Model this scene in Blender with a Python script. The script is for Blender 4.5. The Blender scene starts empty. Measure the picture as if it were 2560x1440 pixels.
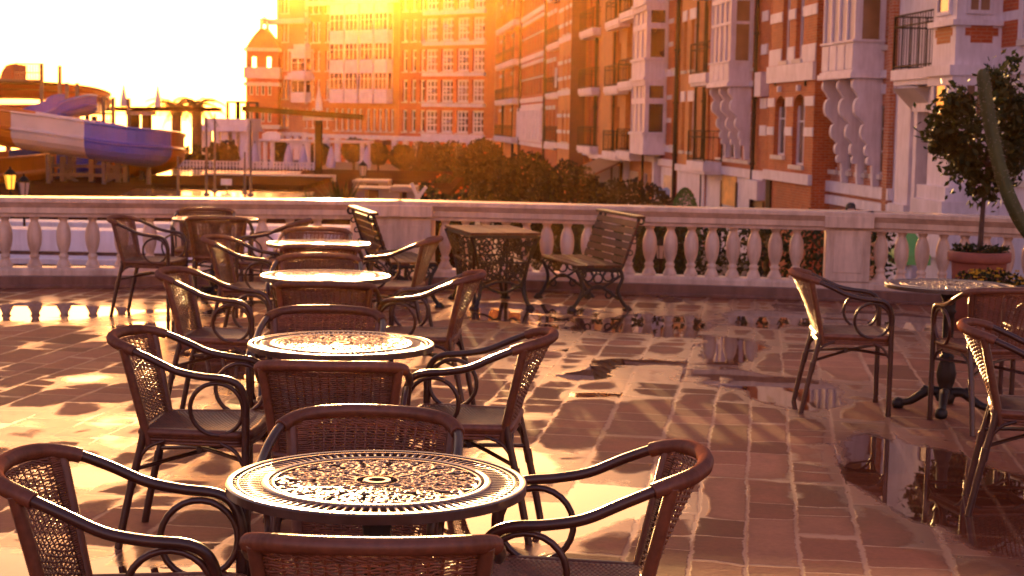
EXPOSURE = 3.0
SKYTINT = (1.2, .51, .52)
SKYTINT_SUN = (.88, .50, .33)
SKYSTR = .1
SUNSTR = 3.8
HAZE = 0.00013
HAZECOL = (1, .42, .07, 1)
HAZEG = .9
import bpy, bmesh, math, random
from mathutils import Vector, Matrix, noise
random.seed(7)
SC = bpy.context.scene
COL = SC.collection
PI = math.pi
R = math.radians

# ------------------------------------------------------------------ camera geometry (used for placing things at real distances)
FPX, PITCH, ROLL, EYE = 4100.0, R(5.78), R(1.05), 1.603
def ray(x, y):
    xc, yc = x - 1280, y - 720
    cr, sr = math.cos(ROLL), math.sin(ROLL)
    xx = cr * xc + sr * yc; yy = -sr * xc + cr * yc
    c, s = math.cos(PITCH), math.sin(PITCH)
    return Vector((xx / FPX, c - yy / FPX * s, -s - yy / FPX * c))
def atY(x, y, Y):
    d = ray(x, y); t = Y / d.y
    return Vector((d.x * t, Y, EYE + d.z * t))
def atZ(x, y, z):
    d = ray(x, y); t = (z - EYE) / d.z
    return Vector((d.x * t, d.y * t, z))

# ------------------------------------------------------------------ object helpers
def tag(o, label=None, cat=None, group=None, kind=None):
    if label: o['label'] = label
    if cat: o['category'] = cat
    if group: o['group'] = group
    if kind: o['kind'] = kind
    return o
def thing(name, label, cat, loc=(0, 0, 0), rz=0.0, group=None):
    o = bpy.data.objects.new(name, None); COL.objects.link(o)
    o.empty_display_size = .1
    o.location = loc; o.rotation_euler = (0, 0, rz)
    return tag(o, label, cat, group)
def dup(root, loc, rz, label=None, group=None):
    r = root.copy(); COL.objects.link(r); r.location = loc; r.rotation_euler = (0, 0, rz)
    if label: r['label'] = label
    if group: r['group'] = group
    for ch in list(root.children):
        c = ch.copy(); COL.objects.link(c); c.parent = r
        for g in list(ch.children):
            d = g.copy(); COL.objects.link(d); d.parent = c
    return r

class MB:
    """collects shapes, linked as one mesh object"""
    def __init__(s, T=None):
        s.v = []; s.f = []; s.T = T; s.uvsrc = []; s.smooth = []
    def add(s, verts, faces, smooth=False):
        b = len(s.v)
        for p in verts:
            p = Vector(p)
            s.uvsrc.append((p.x - p.y, p.z))
            s.v.append(s.T(p) if s.T else p)
        for f in faces:
            s.f.append(tuple(i + b for i in f)); s.smooth.append(smooth)
    def box(s, x0, x1, y0, y1, z0, z1):
        s.add([(x0, y0, z0), (x1, y0, z0), (x1, y1, z0), (x0, y1, z0), (x0, y0, z1), (x1, y0, z1), (x1, y1, z1), (x0, y1, z1)],
              [(0, 3, 2, 1), (4, 5, 6, 7), (0, 1, 5, 4), (1, 2, 6, 5), (2, 3, 7, 6), (3, 0, 4, 7)])
    def bar(s, a, b, w, h=None, up=(0, 0, 1)):
        a = Vector(a); b = Vector(b); h = h or w
        d = (b - a).normalized(); up = Vector(up)
        if abs(d.dot(up)) > .98: up = Vector((0, 1, 0))
        x = d.cross(up).normalized(); z = x.cross(d)
        vs = []
        for p in (a, b):
            for i, j in ((-1, -1), (1, -1), (1, 1), (-1, 1)):
                vs.append(p + x * (w / 2 * i) + z * (h / 2 * j))
        s.add(vs, [(3, 2, 1, 0), (4, 5, 6, 7), (0, 1, 5, 4), (1, 2, 6, 5), (2, 3, 7, 6), (3, 0, 4, 7)])
    def tube(s, pts, r, n=8, closed=False, cap=True, flat=1.0, star=0.0):
        pts = [Vector(p) for p in pts]; m = len(pts)
        rr = r if isinstance(r, (list, tuple)) else [r] * m
        tan = []
        for i in range(m):
            if closed: t = pts[(i + 1) % m] - pts[i - 1]
            else: t = pts[min(i + 1, m - 1)] - pts[max(i - 1, 0)]
            tan.append(t.normalized() if t.length > 1e-9 else Vector((0, 0, 1)))
        up = Vector((0, 0, 1)) if abs(tan[0].z) < .9 else Vector((0, 1, 0))
        x = tan[0].cross(up).normalized()
        vs = []
        for i in range(m):
            x = (x - tan[i] * x.dot(tan[i])).normalized(); y = tan[i].cross(x)
            for k in range(n):
                a = 2 * PI * k / n
                vs.append(pts[i] + (x * math.cos(a) + y * math.sin(a) * flat) * rr[i] * (1 - star * (k % 2)))
        fs = []
        for i in range(m if closed else m - 1):
            j = (i + 1) % m
            for k in range(n):
                l = (k + 1) % n
                fs.append((i * n + k, i * n + l, j * n + l, j * n + k))
        s.add(vs, fs, True)
        if cap and not closed:
            s.add(vs[:n], [tuple(range(n))[::-1]]); s.add(vs[-n:], [tuple(range(n))])
    def lathe(s, prof, c=(0, 0, 0), n=16, sx=1.0, flut=0, fd=0.0):
        vs = []; fs = []; m = len(prof)
        for r, z in prof:
            for k in range(n):
                a = 2 * PI * k / n
                q = r * (1 - fd * (0.5 + 0.5 * math.cos(flut * a))) if flut else r
                vs.append((c[0] + q * math.cos(a) * sx, c[1] + q * math.sin(a), c[2] + z))
        for i in range(m - 1):
            for k in range(n):
                l = (k + 1) % n
                fs.append((i * n + k, i * n + l, (i + 1) * n + l, (i + 1) * n + k))
        s.add(vs, fs, True)
        s.add(vs[:n], [tuple(range(n))[::-1]]); s.add(vs[-n:], [tuple(range(n))])
    def prism(s, poly, fn, a, b):
        """poly of (p,q); fn(p,q,w)->xyz ; extruded from w=a to w=b"""
        n = len(poly)
        vs = [fn(p, q, a) for p, q in poly] + [fn(p, q, b) for p, q in poly]
        fs = [tuple(range(n))[::-1], tuple(range(n, 2 * n))] + [(i, (i + 1) % n, n + (i + 1) % n, n + i) for i in range(n)]
        s.add(vs, fs)
    def build(s, name, mat, parent=None, uv=False, rebase=False, bevel=0):
        me = bpy.data.meshes.new(name)
        vs = s.v
        if rebase and parent is not None:
            L = Vector(parent.location) if rebase is True else Vector(rebase)
            vs = [v - L for v in vs]
        me.from_pydata([tuple(v) for v in vs], [], s.f)
        me.polygons.foreach_set('use_smooth', s.smooth)
        if uv:
            ul = me.uv_layers.new(name='uv')
            for i, lp in enumerate(me.loops):
                ul.data[i].uv = s.uvsrc[lp.vertex_index]
        me.materials.append(mat)
        me.update()
        o = bpy.data.objects.new(name, me); COL.objects.link(o)
        if parent is not None: o.parent = parent
        if bevel:
            m = o.modifiers.new('bevel', 'BEVEL'); m.width = bevel; m.segments = 2; m.limit_method = 'ANGLE'
        return o

# ------------------------------------------------------------------ materials
def nmat(name):
    m = bpy.data.materials.new(name); m.use_nodes = True
    nt = m.node_tree; b = nt.nodes['Principled BSDF']
    return m, nt, b
def lk(nt, a, b): nt.links.new(a, b)
def ramp(nt, fac, stops):
    r = nt.nodes.new('ShaderNodeValToRGB')
    while len(r.color_ramp.elements) < len(stops): r.color_ramp.elements.new(.5)
    for e, (p, c) in zip(r.color_ramp.elements, stops):
        e.position = p; e.color = (*c, 1) if len(c) == 3 else c
    lk(nt, fac, r.inputs[0]); return r.outputs[0]
def math_(nt, op, a, b=None, clamp=False):
    m = nt.nodes.new('ShaderNodeMath'); m.operation = op; m.use_clamp = clamp
    for i, q in enumerate((a, b)):
        if q is None: continue
        if isinstance(q, (int, float)): m.inputs[i].default_value = q
        else: lk(nt, q, m.inputs[i])
    return m.outputs[0]
def mix(nt, fac, a, b, blend='MIX'):
    m = nt.nodes.new('ShaderNodeMix'); m.data_type = 'RGBA'; m.blend_type = blend
    for i, q in ((0, fac), (6, a), (7, b)):
        if isinstance(q, (int, float)): m.inputs[i].default_value = q
        elif isinstance(q, tuple): m.inputs[i].default_value = (*q, 1)
        else: lk(nt, q, m.inputs[i])
    return m.outputs[2]
def noise_(nt, vec, scale, detail=4, rough=.55, out=0):
    n = nt.nodes.new('ShaderNodeTexNoise'); n.inputs['Scale'].default_value = scale
    n.inputs['Detail'].default_value = detail; n.inputs['Roughness'].default_value = rough
    if vec is not None: lk(nt, vec, n.inputs['Vector'])
    return n.outputs[out]
def bump(nt, b, h, strength, dist):
    n = nt.nodes.new('ShaderNodeBump'); n.inputs['Strength'].default_value = strength; n.inputs['Distance'].default_value = dist
    lk(nt, h, n.inputs['Height']); lk(nt, n.outputs[0], b.inputs['Normal'])
def simple(name, col, rough=.5, var=.25, scale=8.0, bmp=0.0, spec=.5, metal=0.0, coat=0.0, coat_r=.1, col2=None, bscale=None, stains=0.0, each=0.0):
    m, nt, b = nmat(name)
    tc = nt.nodes.new('ShaderNodeTexCoord')
    f = noise_(nt, tc.outputs['Object'], scale)
    lo = col2 or tuple(c * (1 - var) for c in col); hi = tuple(min(1, c * (1 + var * .6)) for c in col)
    colr = ramp(nt, f, [(.3, lo), (.7, hi)])
    if stains:
        g = nt.nodes.new('ShaderNodeNewGeometry'); mp = nt.nodes.new('ShaderNodeMapping'); mp.inputs['Scale'].default_value = (7, 7, .9); lk(nt, g.outputs['Position'], mp.inputs[0])
        streak = noise_(nt, mp.outputs[0], 1.6, 6, .65); blot = noise_(nt, g.outputs['Position'], 2.3, 5, .6)
        colr = mix(nt, stains, colr, ramp(nt, streak, [(.38, (.52, .42, .36)), (.6, (1.05, 1.03, 1.0))]), 'MULTIPLY')
        colr = mix(nt, stains * .7, colr, ramp(nt, blot, [(.35, (.66, .56, .5)), (.6, (1.05, 1.04, 1.02))]), 'MULTIPLY')
    if each:
        oi = nt.nodes.new('ShaderNodeObjectInfo'); colr = mix(nt, 1.0, colr, ramp(nt, oi.outputs['Random'], [(0, (1 - each, 1 - each * 1.1, 1 - each * 1.2)), (1, (1 + each, 1 + each * .8, 1 + each * .7))]), 'MULTIPLY')
    lk(nt, colr, b.inputs['Base Color'])
    b.inputs['Roughness'].default_value = rough; b.inputs['Specular IOR Level'].default_value = spec
    b.inputs['Metallic'].default_value = metal; b.inputs['Coat Weight'].default_value = coat; b.inputs['Coat Roughness'].default_value = coat_r
    f2 = noise_(nt, tc.outputs['Object'], bscale or scale * 6)
    lk(nt, math_(nt, 'ADD', math_(nt, 'MULTIPLY', f2, .16), rough - .08, True), b.inputs['Roughness'])
    if bmp: bump(nt, b, f2, bmp, .01)
    return m
def brickmat(name, c1, c2, mortar, w=.24, h=.08):
    m, nt, b = nmat(name)
    uv = nt.nodes.new('ShaderNodeUVMap')
    br = nt.nodes.new('ShaderNodeTexBrick'); lk(nt, uv.outputs[0], br.inputs['Vector'])
    br.inputs['Color1'].default_value = (*c1, 1); br.inputs['Color2'].default_value = (*c2, 1); br.inputs['Mortar'].default_value = (*mortar, 1)
    br.inputs['Scale'].default_value = 1; br.inputs['Brick Width'].default_value = w; br.inputs['Row Height'].default_value = h
    br.inputs['Mortar Size'].default_value = .008; br.inputs['Mortar Smooth'].default_value = .3
    big = noise_(nt, uv.outputs[0], .6, 5)
    streak = noise_(nt, uv.outputs[0], 3.0, 3)
    c = mix(nt, .55, br.outputs[0], ramp(nt, big, [(.3, (.62, .62, .62)), (.7, (1.2, 1.15, 1.1))]), 'MULTIPLY')
    c = mix(nt, .35, c, ramp(nt, streak, [(.35, (.7, .7, .7)), (.65, (1.1, 1.1, 1.1))]), 'MULTIPLY')
    lk(nt, c, b.inputs['Base Color'])
    b.inputs['Roughness'].default_value = .75
    bump(nt, b, br.outputs['Fac'], -.4, .01)
    return m
def glassmat(name, col, rough=.06, spec=.8):
    m, nt, b = nmat(name)
    tc = nt.nodes.new('ShaderNodeTexCoord')
    f = noise_(nt, tc.outputs['Object'], .8, 2)
    lk(nt, ramp(nt, f, [(.35, tuple(c * .5 for c in col)), (.65, col)]), b.inputs['Base Color'])
    b.inputs['Roughness'].default_value = rough; b.inputs['Specular IOR Level'].default_value = spec
    bump(nt, b, noise_(nt, tc.outputs['Object'], 1.5, 1), .05, .05)
    return m
def leafmat(name, a, b_, rough=.65, trans=.2):
    m, nt, b = nmat(name)
    g = nt.nodes.new('ShaderNodeNewGeometry')
    c = ramp(nt, g.outputs['Random Per Island'], [(0, a), (1, b_)])
    lk(nt, c, b.inputs['Base Color']); b.inputs['Roughness'].default_value = rough; b.inputs['Specular IOR Level'].default_value = .15
    tr = nt.nodes.new('ShaderNodeBsdfTranslucent'); lk(nt, c, tr.inputs[0])
    ms = nt.nodes.new('ShaderNodeMixShader'); ms.inputs[0].default_value = trans
    lk(nt, b.outputs[0], ms.inputs[1]); lk(nt, tr.outputs[0], ms.inputs[2])
    lk(nt, ms.outputs[0], nt.nodes['Material Output'].inputs[0])
    return m
def lampmat(name, col, st):
    m, nt, b = nmat(name)
    b.inputs['Base Color'].default_value = (*col, 1); b.inputs['Emission Color'].default_value = (*col, 1); b.inputs['Emission Strength'].default_value = st
    return m

M = {}
M['tube'] = simple('painted_cane_tube', (.062, .018, .01), .32, .35, 20, spec=.5, coat=.2, coat_r=.14, bmp=.05, each=.2)
M['rattan'] = simple('rattan_weave', (.19, .062, .027), .4, .4, 30, spec=.5, coat=.1, coat_r=.3, each=.28)
M['wrap'] = simple('rattan_wrap', (.17, .056, .026), .42, .3, 40, spec=.5, coat=.1, coat_r=.3, each=.28)
M['castalu'] = simple('wet_bronze_cast', (.18, .09, .052), .3, .35, 25, spec=.8, metal=.4, coat=1.0, coat_r=.14, bmp=.03)
M['castrim'] = simple('wet_dark_bronze_rim', (.05, .02, .012), .35, .35, 25, spec=.6, coat=1.0, coat_r=.14, bmp=.04)
M['iron'] = simple('black_cast_iron', (.012, .006, .004), .5, .4, 30, spec=.5, bmp=.15)
M['slat'] = simple('weathered_slat', (.1, .034, .015), .6, .45, 14, spec=.25, bmp=.25, bscale=60)
M['plaster'] = simple('painted_balustrade', (.74, .54, .43), .55, .16, 4, bmp=.15, bscale=60, coat=.15, coat_r=.25, stains=.55)
M['railtop'] = simple('wet_painted_handrail', (.72, .52, .41), .42, .16, 4, bmp=.1, bscale=60, coat=.8, coat_r=.12, stains=.45)
M['plinth'] = simple('damp_plinth_stone', (.2, .09, .07), .4, .35, 5, bmp=.2, bscale=30, stains=.6)
M['white'] = simple('white_paint', (.76, .68, .74), .6, .12, 1.2, bmp=.05, stains=.28)
M['offwhite'] = simple('cream_stone', (.66, .55, .48), .65, .18, 1.5)
M['pipe'] = simple('brown_drainpipe', (.04, .02, .017), .7, .3, 6, spec=.2)
M['railiron'] = simple('balcony_iron', (.015, .009, .008), .75, .3, 10, spec=.15)
M['roof'] = simple('clay_roof', (.2, .07, .04), .7, .3, 3, bmp=.2)
M['glass'] = glassmat('dark_window_glass', (.06, .035, .03))
M['glassb'] = glassmat('curtained_window_glass', (.3, .16, .09), .12, .5)
M['brickA'] = brickmat('red_brick', (.56, .092, .014), (.42, .056, .01), (.5, .24, .14))
M['brickB'] = brickmat('pink_brick', (.57, .18, .075), (.47, .115, .042), (.58, .4, .32))
M['brickO'] = brickmat('orange_brick', (.64, .19, .03), (.54, .145, .022), (.55, .3, .16))
M['brickShade'] = brickmat('shaded_brick', (.16, .045, .025), (.11, .03, .018), (.2, .1, .07))
M['brickR'] = brickmat('vermilion_brick', (.58, .09, .016), (.45, .06, .011), (.4, .2, .12))
M['shutter'] = simple('olive_shutter', (.13, .075, .035), .6, .25, 3)
M['slideO'] = simple('orange_fibreglass', (.6, .16, .012), .32, .15, 2)
M['slideR'] = simple('red_orange_fibreglass', (.42, .06, .012), .35, .15, 2)
M['slideW'] = simple('cream_fibreglass', (.72, .58, .52), .35, .1, 2)
M['slideB'] = simple('blue_fibreglass', (.035, .08, .5), .32, .15, 2)
M['steel'] = simple('galvanised_steel', (.14, .085, .075), .45, .2, 6)
M['deck'] = simple('dark_timber', (.05, .018, .012), .85, .4, 4, spec=0)
M['beam'] = simple('dark_stained_beam', (.03, .009, .005), .9, .3, 4, spec=0)
M['parasol'] = simple('lavender_canvas', (.5, .46, .66), .8, .1, 4)
M['terracotta'] = simple('terracotta_pot', (.3, .075, .045), .6, .25, 9, bmp=.1)
M['bark'] = simple('grey_brown_bark', (.09, .045, .03), .85, .4, 12, bmp=.5)
M['cactus'] = simple('cactus_skin', (.075, .085, .022), .6, .3, 9, bmp=.2)
M['leafD'] = leafmat('dark_leaf', (.012, .02, .006), (.045, .05, .015), trans=.08)
M['leafT'] = leafmat('street_tree_leaf', (.007, .009, .004), (.03, .024, .01), trans=.04)
M['leafG'] = leafmat('topiary_leaf', (.03, .12, .03), (.07, .2, .06))
M['leafP'] = leafmat('palm_leaf', (.05, .05, .015), (.12, .09, .03))
M['flower'] = leafmat('yellow_flower', (.55, .28, .02), (.75, .45, .04), trans=.15)
M['flowerO'] = leafmat('orange_flower', (.3, .05, .015), (.4, .1, .03), trans=.05)
M['soil'] = simple('potting_soil', (.04, .022, .015), .9, .4, 30)
M['lampglow'] = lampmat('lit_lamp_glass', (1, .36, .035), .3)
M['lampoff'] = simple('lamp_glass_unlit', (.6, .42, .32), .2, .1, 5)
M['canvasB'] = simple('brown_awning_canvas', (.1, .035, .025), .8, .25, 3)
M['posterO'] = simple('orange_poster', (.62, .25, .05), .5, .6, 1.6, col2=(.3, .12, .03))
M['posterY'] = simple('faded_poster', (.6, .42, .22), .5, .5, 2.5, col2=(.3, .2, .2))
M['signB'] = simple('blue_sign_paint', (.16, .3, .55), .5, .3, 3)
M['green'] = simple('green_awning_canvas', (.1, .3, .07), .7, .25, 2)
M['skin'] = simple('skin', (.5, .27, .19), .55, .1, 8)
M['hair'] = simple('dark_hair', (.02, .012, .01), .5, .3, 30)
M['shirt'] = simple('grey_shirt', (.16, .15, .18), .8, .2, 8)
M['plaza'] = simple('wet_plaza_paving', (.055, .02, .012), .8, .35, .5, spec=0, bmp=.1, bscale=4)
M['poolwater'] = simple('pool_water', (.14, .1, .08), .1, .2, .5, spec=.6, bmp=.12, bscale=3)
M['asphalt'] = simple('damp_street', (.1, .06, .05), .45, .3, .6, bmp=.2, bscale=10)
M['glassl'] = glassmat('pale_window_glass', (.16, .11, .08), .03, 1.0)  # paler, smoother glass, picked at random for some panes
M['blind'] = simple('pale_window_blind', (.5, .4, .42), .5, .15, 2, spec=.3)
M['greystone'] = simple('grey_bench_stone', (.3, .2, .16), .6, .2, 2)
M['towel'] = simple('white_cloth', (.62, .58, .68), .9, .1, 6)
# ------------------------------------------------------------------ camera, sky, sun
SUN_AZ, SUN_EL = R(-6.5), R(4.71)
cam = bpy.data.cameras.new('camera'); co = bpy.data.objects.new('camera', cam); COL.objects.link(co)
co.location = (0, 0, EYE)
co.matrix_world = Matrix.Translation((0, 0, EYE)) @ Matrix.Rotation(R(90) - PITCH, 4, 'X') @ Matrix.Rotation(ROLL, 4, 'Z')
cam.sensor_width = 36; cam.lens = 36 * FPX / 2560; cam.clip_end = 9000; cam.clip_start = .05
cam.dof.use_dof = True; cam.dof.focus_distance = 4.6; cam.dof.aperture_fstop = 8.5
SC.camera = co
SC.view_settings.view_transform = 'Standard'; SC.view_settings.look = 'None'; SC.view_settings.gamma = 1
SC.view_settings.exposure = EXPOSURE
W = bpy.data.worlds.new('World'); SC.world = W; W.use_nodes = True
nt = W.node_tree; bg = nt.nodes['Background']
sky = nt.nodes.new('ShaderNodeTexSky'); sky.sky_type = 'NISHITA'; sky.sun_disc = False
sky.sun_elevation = SUN_EL; sky.sun_rotation = SUN_AZ
sky.air_density = 1.0; sky.dust_density = 1.5; sky.ozone_density = 2.0
tcw = nt.nodes.new('ShaderNodeTexCoord'); dp = nt.nodes.new('ShaderNodeVectorMath'); dp.operation = 'DOT_PRODUCT'
lk(nt, tcw.outputs['Generated'], dp.inputs[0]); dp.inputs[1].default_value = (math.sin(SUN_AZ), math.cos(SUN_AZ), 0)
mr = nt.nodes.new('ShaderNodeMapRange'); mr.interpolation_type = 'SMOOTHSTEP'; mr.inputs[1].default_value = .1; mr.inputs[2].default_value = .95; lk(nt, dp.outputs['Value'], mr.inputs[0])
tint = mix(nt, 1.0, sky.outputs[0], mix(nt, mr.outputs[0], SKYTINT, SKYTINT_SUN), 'MULTIPLY')
lk(nt, tint, bg.inputs['Color']); bg.inputs['Strength'].default_value = SKYSTR
sl = bpy.data.lights.new('sun', 'SUN'); so = bpy.data.objects.new('sun', sl); COL.objects.link(so)
sl.energy = SUNSTR; sl.angle = R(.53); sl.color = (1, .56, .2)
sd = Vector((math.sin(SUN_AZ) * math.cos(SUN_EL), math.cos(SUN_AZ) * math.cos(SUN_EL), math.sin(SUN_EL)))
so.rotation_euler = sd.to_track_quat('Z', 'Y').to_euler()
so.location = (-20, 170, 40)

# ------------------------------------------------------------------ terrace paving, with wet patches as a world-space map
def terrace():
    x0, x1, y0, y1, st = -8.0, 8.0, -4.0, 16.9, .07
    nx, ny = int((x1 - x0) / st), int((y1 - y0) / st)
    vs = [(x0 + i * st, y0 + j * st, 0) for j in range(ny + 1) for i in range(nx + 1)]
    fs = [(j * (nx + 1) + i, j * (nx + 1) + i + 1, (j + 1) * (nx + 1) + i + 1, (j + 1) * (nx + 1) + i) for j in range(ny) for i in range(nx)]
    me = bpy.data.meshes.new('terrace'); me.from_pydata(vs, [], fs)
    at = me.attributes.new('wet', 'FLOAT', 'POINT')
    blobs = [  # x, y, rx, ry, rotation, weight : puddles where they lie on the terrace
        (-1.2, 5.3, .8, .55, 0, .75), (-1.15, 4.6, .9, .5, 0, .7), (-.3, 5.1, .5, .35, 0, .5), (-.4, 4.1, 1.0, .5, 0, .6), (.3, 4.45, .35, .3, 0, .5), (.3, 7.0, .5, .5, 0, .3), (-.1, 6.3, .45, .4, 0, .45), (-1.7, 7.2, .8, .3, -.1, .2), (-2.6, 8.2, .6, .3, 0, .15),
        (-3.6, 13.1, .9, .7, 0, .6), (-2.4, 12.2, .5, .6, 0, .35), (-2.6, 9.9, .25, .22, 0, .5), (-1.5, 10.4, .7, .5, 0, .5),
        (-1.4, 8.6, .45, .3, 0, .25), (-.9, 9.8, .5, .5, 0, .4), (-1.9, 11.2, .5, .5, 0, .35), (.45, 6.7, .5, .45, .2, .32), (.62, 7.4, .35, .25, 0, .25),
        (-.1, 7.6, .5, .5, 0, .3), (.55, 9.6, .3, .18, .1, .42), (.52, 10.35, .24, .16, 0, .4), (.8, 11.0, .22, .1, 0, .35), (.36, 11.5, .18, .1, 0, .3),
        (1.05, 13.0, .42, .8, .1, .6), (1.5, 11.6, .3, .9, -.15, .5), (1.72, 9.7, .26, .8, -.1, .55), (1.85, 8.1, .28, .7, -.1, .55), (2.0, 7.1, .45, .7, 0, .55),
        (2.35, 6.2, .65, .8, 0, .6), (2.6, 13.6, 1.3, .6, 0, .5), (3.2, 12.2, .8, .5, 0, .3), (.9, 5.15, .3, .28, 0, .45), (.75, 4.75, .26, .2, .2, .4), (1.9, 4.9, .5, .25, 0, .4),
        (-.05, 13.5, .35, .35, 0, .5), (.15, 14.3, .3, .2, 0, .4), (.75, 14.0, .5, .3, 0, .35),
        (.95, 7.6, .45, 1.2, -.15, -.45), (.85, 8.9, .3, .4, 0, -.3), (.75, 12.2, .35, .8, -.1, -.35), (1.3, 6.2, .35, .5, -.1, -.4), (1.45, 5.5, .35, .4, 0, -.4),
        (-1.5, 6.35, .7, .18, 0, -.35), (-2.1, 9.3, .5, .25, 0, -.3), (-3.0, 10.7, .6, .5, 0, -.35), (-3.6, 11.9, .8, .3, 0, -.3), (2.3, 11.2, .7, .8, 0, -.3), (2.5, 9.3, .6, .4, 0, -.25),
        (-.55, 5.5, .45, .2, 0, -.3), (-2.2, 12.9, .7, .25, 0, -.35),
    ]
    vals = []
    for x, y, z in vs:
        p = Vector((x, y, 0))
        v = .342 + .38 * noise.fractal(Vector((x * .9, y * .62, 3.1)), .9, 2.0, 4) + .17 * noise.noise(Vector((x * 3.6, y * 2.6, 9)))
        for bx, by, rx, ry, ro, w in blobs:
            dx, dy = x - bx, y - by
            if abs(dx) > 2.5 * rx + .5 or abs(dy) > 2.5 * ry + .5: continue
            c, s = math.cos(ro), math.sin(ro)
            q = ((c * dx + s * dy) / rx) ** 2 + ((-s * dx + c * dy) / ry) ** 2
            v += w * math.exp(-q * .9)
        vals.append(v)
    at.data.foreach_set('value', vals)
    m, nt, b = nmat('wet_stone_paving')
    tc = nt.nodes.new('ShaderNodeTexCoord'); P = tc.outputs['Object']
    mp = nt.nodes.new('ShaderNodeMapping'); mp.inputs['Rotation'].default_value = (0, 0, R(90 - 8.5) * -1)
    # warp a little so the stones are not perfectly regular
    wn = noise_(nt, P, 1.4, 2, out=1)
    wv = nt.nodes.new('ShaderNodeVectorMath'); wv.operation = 'MULTIPLY_ADD'
    lk(nt, wn, wv.inputs[0]); wv.inputs[1].default_value = (.022, .22, 0); lk(nt, P, wv.inputs[2])
    wn2 = noise_(nt, P, 11, 3, out=1); wv2 = nt.nodes.new('ShaderNodeVectorMath'); wv2.operation = 'MULTIPLY_ADD'
    lk(nt, wn2, wv2.inputs[0]); wv2.inputs[1].default_value = (.03, .03, 0); lk(nt, wv.outputs[0], wv2.inputs[2]); wv = wv2
    lk(nt, wv.outputs[0], mp.inputs['Vector'])
    # hand-laid stones: rows of uneven width, each row with its own stone length and offset
    sx = nt.nodes.new('ShaderNodeSeparateXYZ'); lk(nt, mp.outputs[0], sx.inputs[0]); al, ac = sx.outputs[0], sx.outputs[1]
    mm = lambda op, x, y=None: math_(nt, op, x, y)
    v = mm('ADD', mm('MULTIPLY', ac, 1 / .25), mm('MULTIPLY', mm('SINE', mm('MULTIPLY', ac, 4.3)), .26))
    row = mm('FLOOR', v); fv = mm('FRACT', v)
    def white(x, y):
        c = nt.nodes.new('ShaderNodeCombineXYZ'); lk(nt, x, c.inputs[0])
        if isinstance(y, (int, float)): c.inputs[1].default_value = y
        else: lk(nt, y, c.inputs[1])
        w = nt.nodes.new('ShaderNodeTexWhiteNoise'); w.noise_dimensions = '2D'; lk(nt, c.outputs[0], w.inputs['Vector']); return w.outputs['Value']
    ln = mm('ADD', .29, mm('MULTIPLY', white(row, 3.3), .2))
    u = mm('DIVIDE', mm('ADD', al, mm('MULTIPLY', white(row, 7.7), 5.0)), ln)
    u = mm('ADD', u, mm('MULTIPLY', mm('SINE', mm('MULTIPLY', u, 2.2)), .3))
    colm = mm('FLOOR', u); fu = mm('FRACT', u)
    du = mm('MULTIPLY', mm('MINIMUM', fu, mm('SUBTRACT', 1, fu)), ln); dv = mm('MULTIPLY', mm('MINIMUM', fv, mm('SUBTRACT', 1, fv)), .25)
    dist = mm('ADD', mm('MINIMUM', du, dv), mm('MULTIPLY', mm('SUBTRACT', noise_(nt, P, 24, 4, .7), .5), .022))
    def smooth(x, a, c):
        q = nt.nodes.new('ShaderNodeMapRange'); q.interpolation_type = 'SMOOTHSTEP'; q.inputs[1].default_value = a; q.inputs[2].default_value = c
        lk(nt, x, q.inputs[0]); return q.outputs[0]
    mort = mm('SUBTRACT', 1, smooth(dist, .005, .015)); dome = mm('SUBTRACT', 1, smooth(dist, .0, .1)); rnd = white(row, colm)
    fine = noise_(nt, P, 38, 5, .65); mid = noise_(nt, P, 5.5, 5, .6); grit = noise_(nt, P, 160, 3, .7)
    stone = ramp(nt, rnd, [(0, (.18, .058, .032)), (.35, (.36, .125, .072)), (.6, (.27, .1, .062)), (1, (.46, .19, .11))])
    stone = mix(nt, .5, stone, ramp(nt, mid, [(.3, (.6, .55, .52)), (.7, (1.15, 1.1, 1.05))]), 'MULTIPLY')
    stone = mix(nt, .45, stone, ramp(nt, fine, [(.35, (.7, .68, .66)), (.65, (1.1, 1.1, 1.1))]), 'MULTIPLY')
    stone = mix(nt, mort, stone, (.5, .27, .165))
    aw = nt.nodes.new('ShaderNodeAttribute'); aw.attribute_name = 'wet'
    wet = math_(nt, 'ADD', aw.outputs['Fac'], math_(nt, 'MULTIPLY', math_(nt, 'SUBTRACT', rnd, .5), .16))
    wet = math_(nt, 'ADD', wet, math_(nt, 'MULTIPLY', math_(nt, 'SUBTRACT', noise_(nt, P, 9, 4, .6), .5), .16))
    wet = math_(nt, 'ADD', wet, math_(nt, 'MULTIPLY', mort, .06))
    wet = math_(nt, 'ADD', wet, math_(nt, 'MULTIPLY', math_(nt, 'SUBTRACT', grit, .5), .035))
    water = smooth(wet, .59, .67); wet = math_(nt, 'ADD', wet, math_(nt, 'MULTIPLY', math_(nt, 'SUBTRACT', dome, .35), .18)); damp = smooth(wet, .16, .44)
    film = smooth(wet, .39, .485)
    col = mix(nt, damp, stone, mix(nt, 1.0, stone, (.7, .62, .57), 'MULTIPLY'))
    col = mix(nt, water, col, mix(nt, 1.0, col, (.5, .45, .42), 'MULTIPLY'))
    lk(nt, col, b.inputs['Base Color'])
    rg = math_(nt, 'SUBTRACT', .74, math_(nt, 'MULTIPLY', damp, .1))
    rg = math_(nt, 'SUBTRACT', rg, math_(nt, 'MULTIPLY', film, .36))
    rg = math_(nt, 'ADD', rg, math_(nt, 'MULTIPLY', math_(nt, 'SUBTRACT', mid, .5), .16))
    rg = math_(nt, 'MULTIPLY', rg, math_(nt, 'SUBTRACT', 1, water), True)
    rg = math_(nt, 'ADD', rg, .015)
    lk(nt, rg, b.inputs['Roughness']); b.inputs['IOR'].default_value = 1.45
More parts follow.
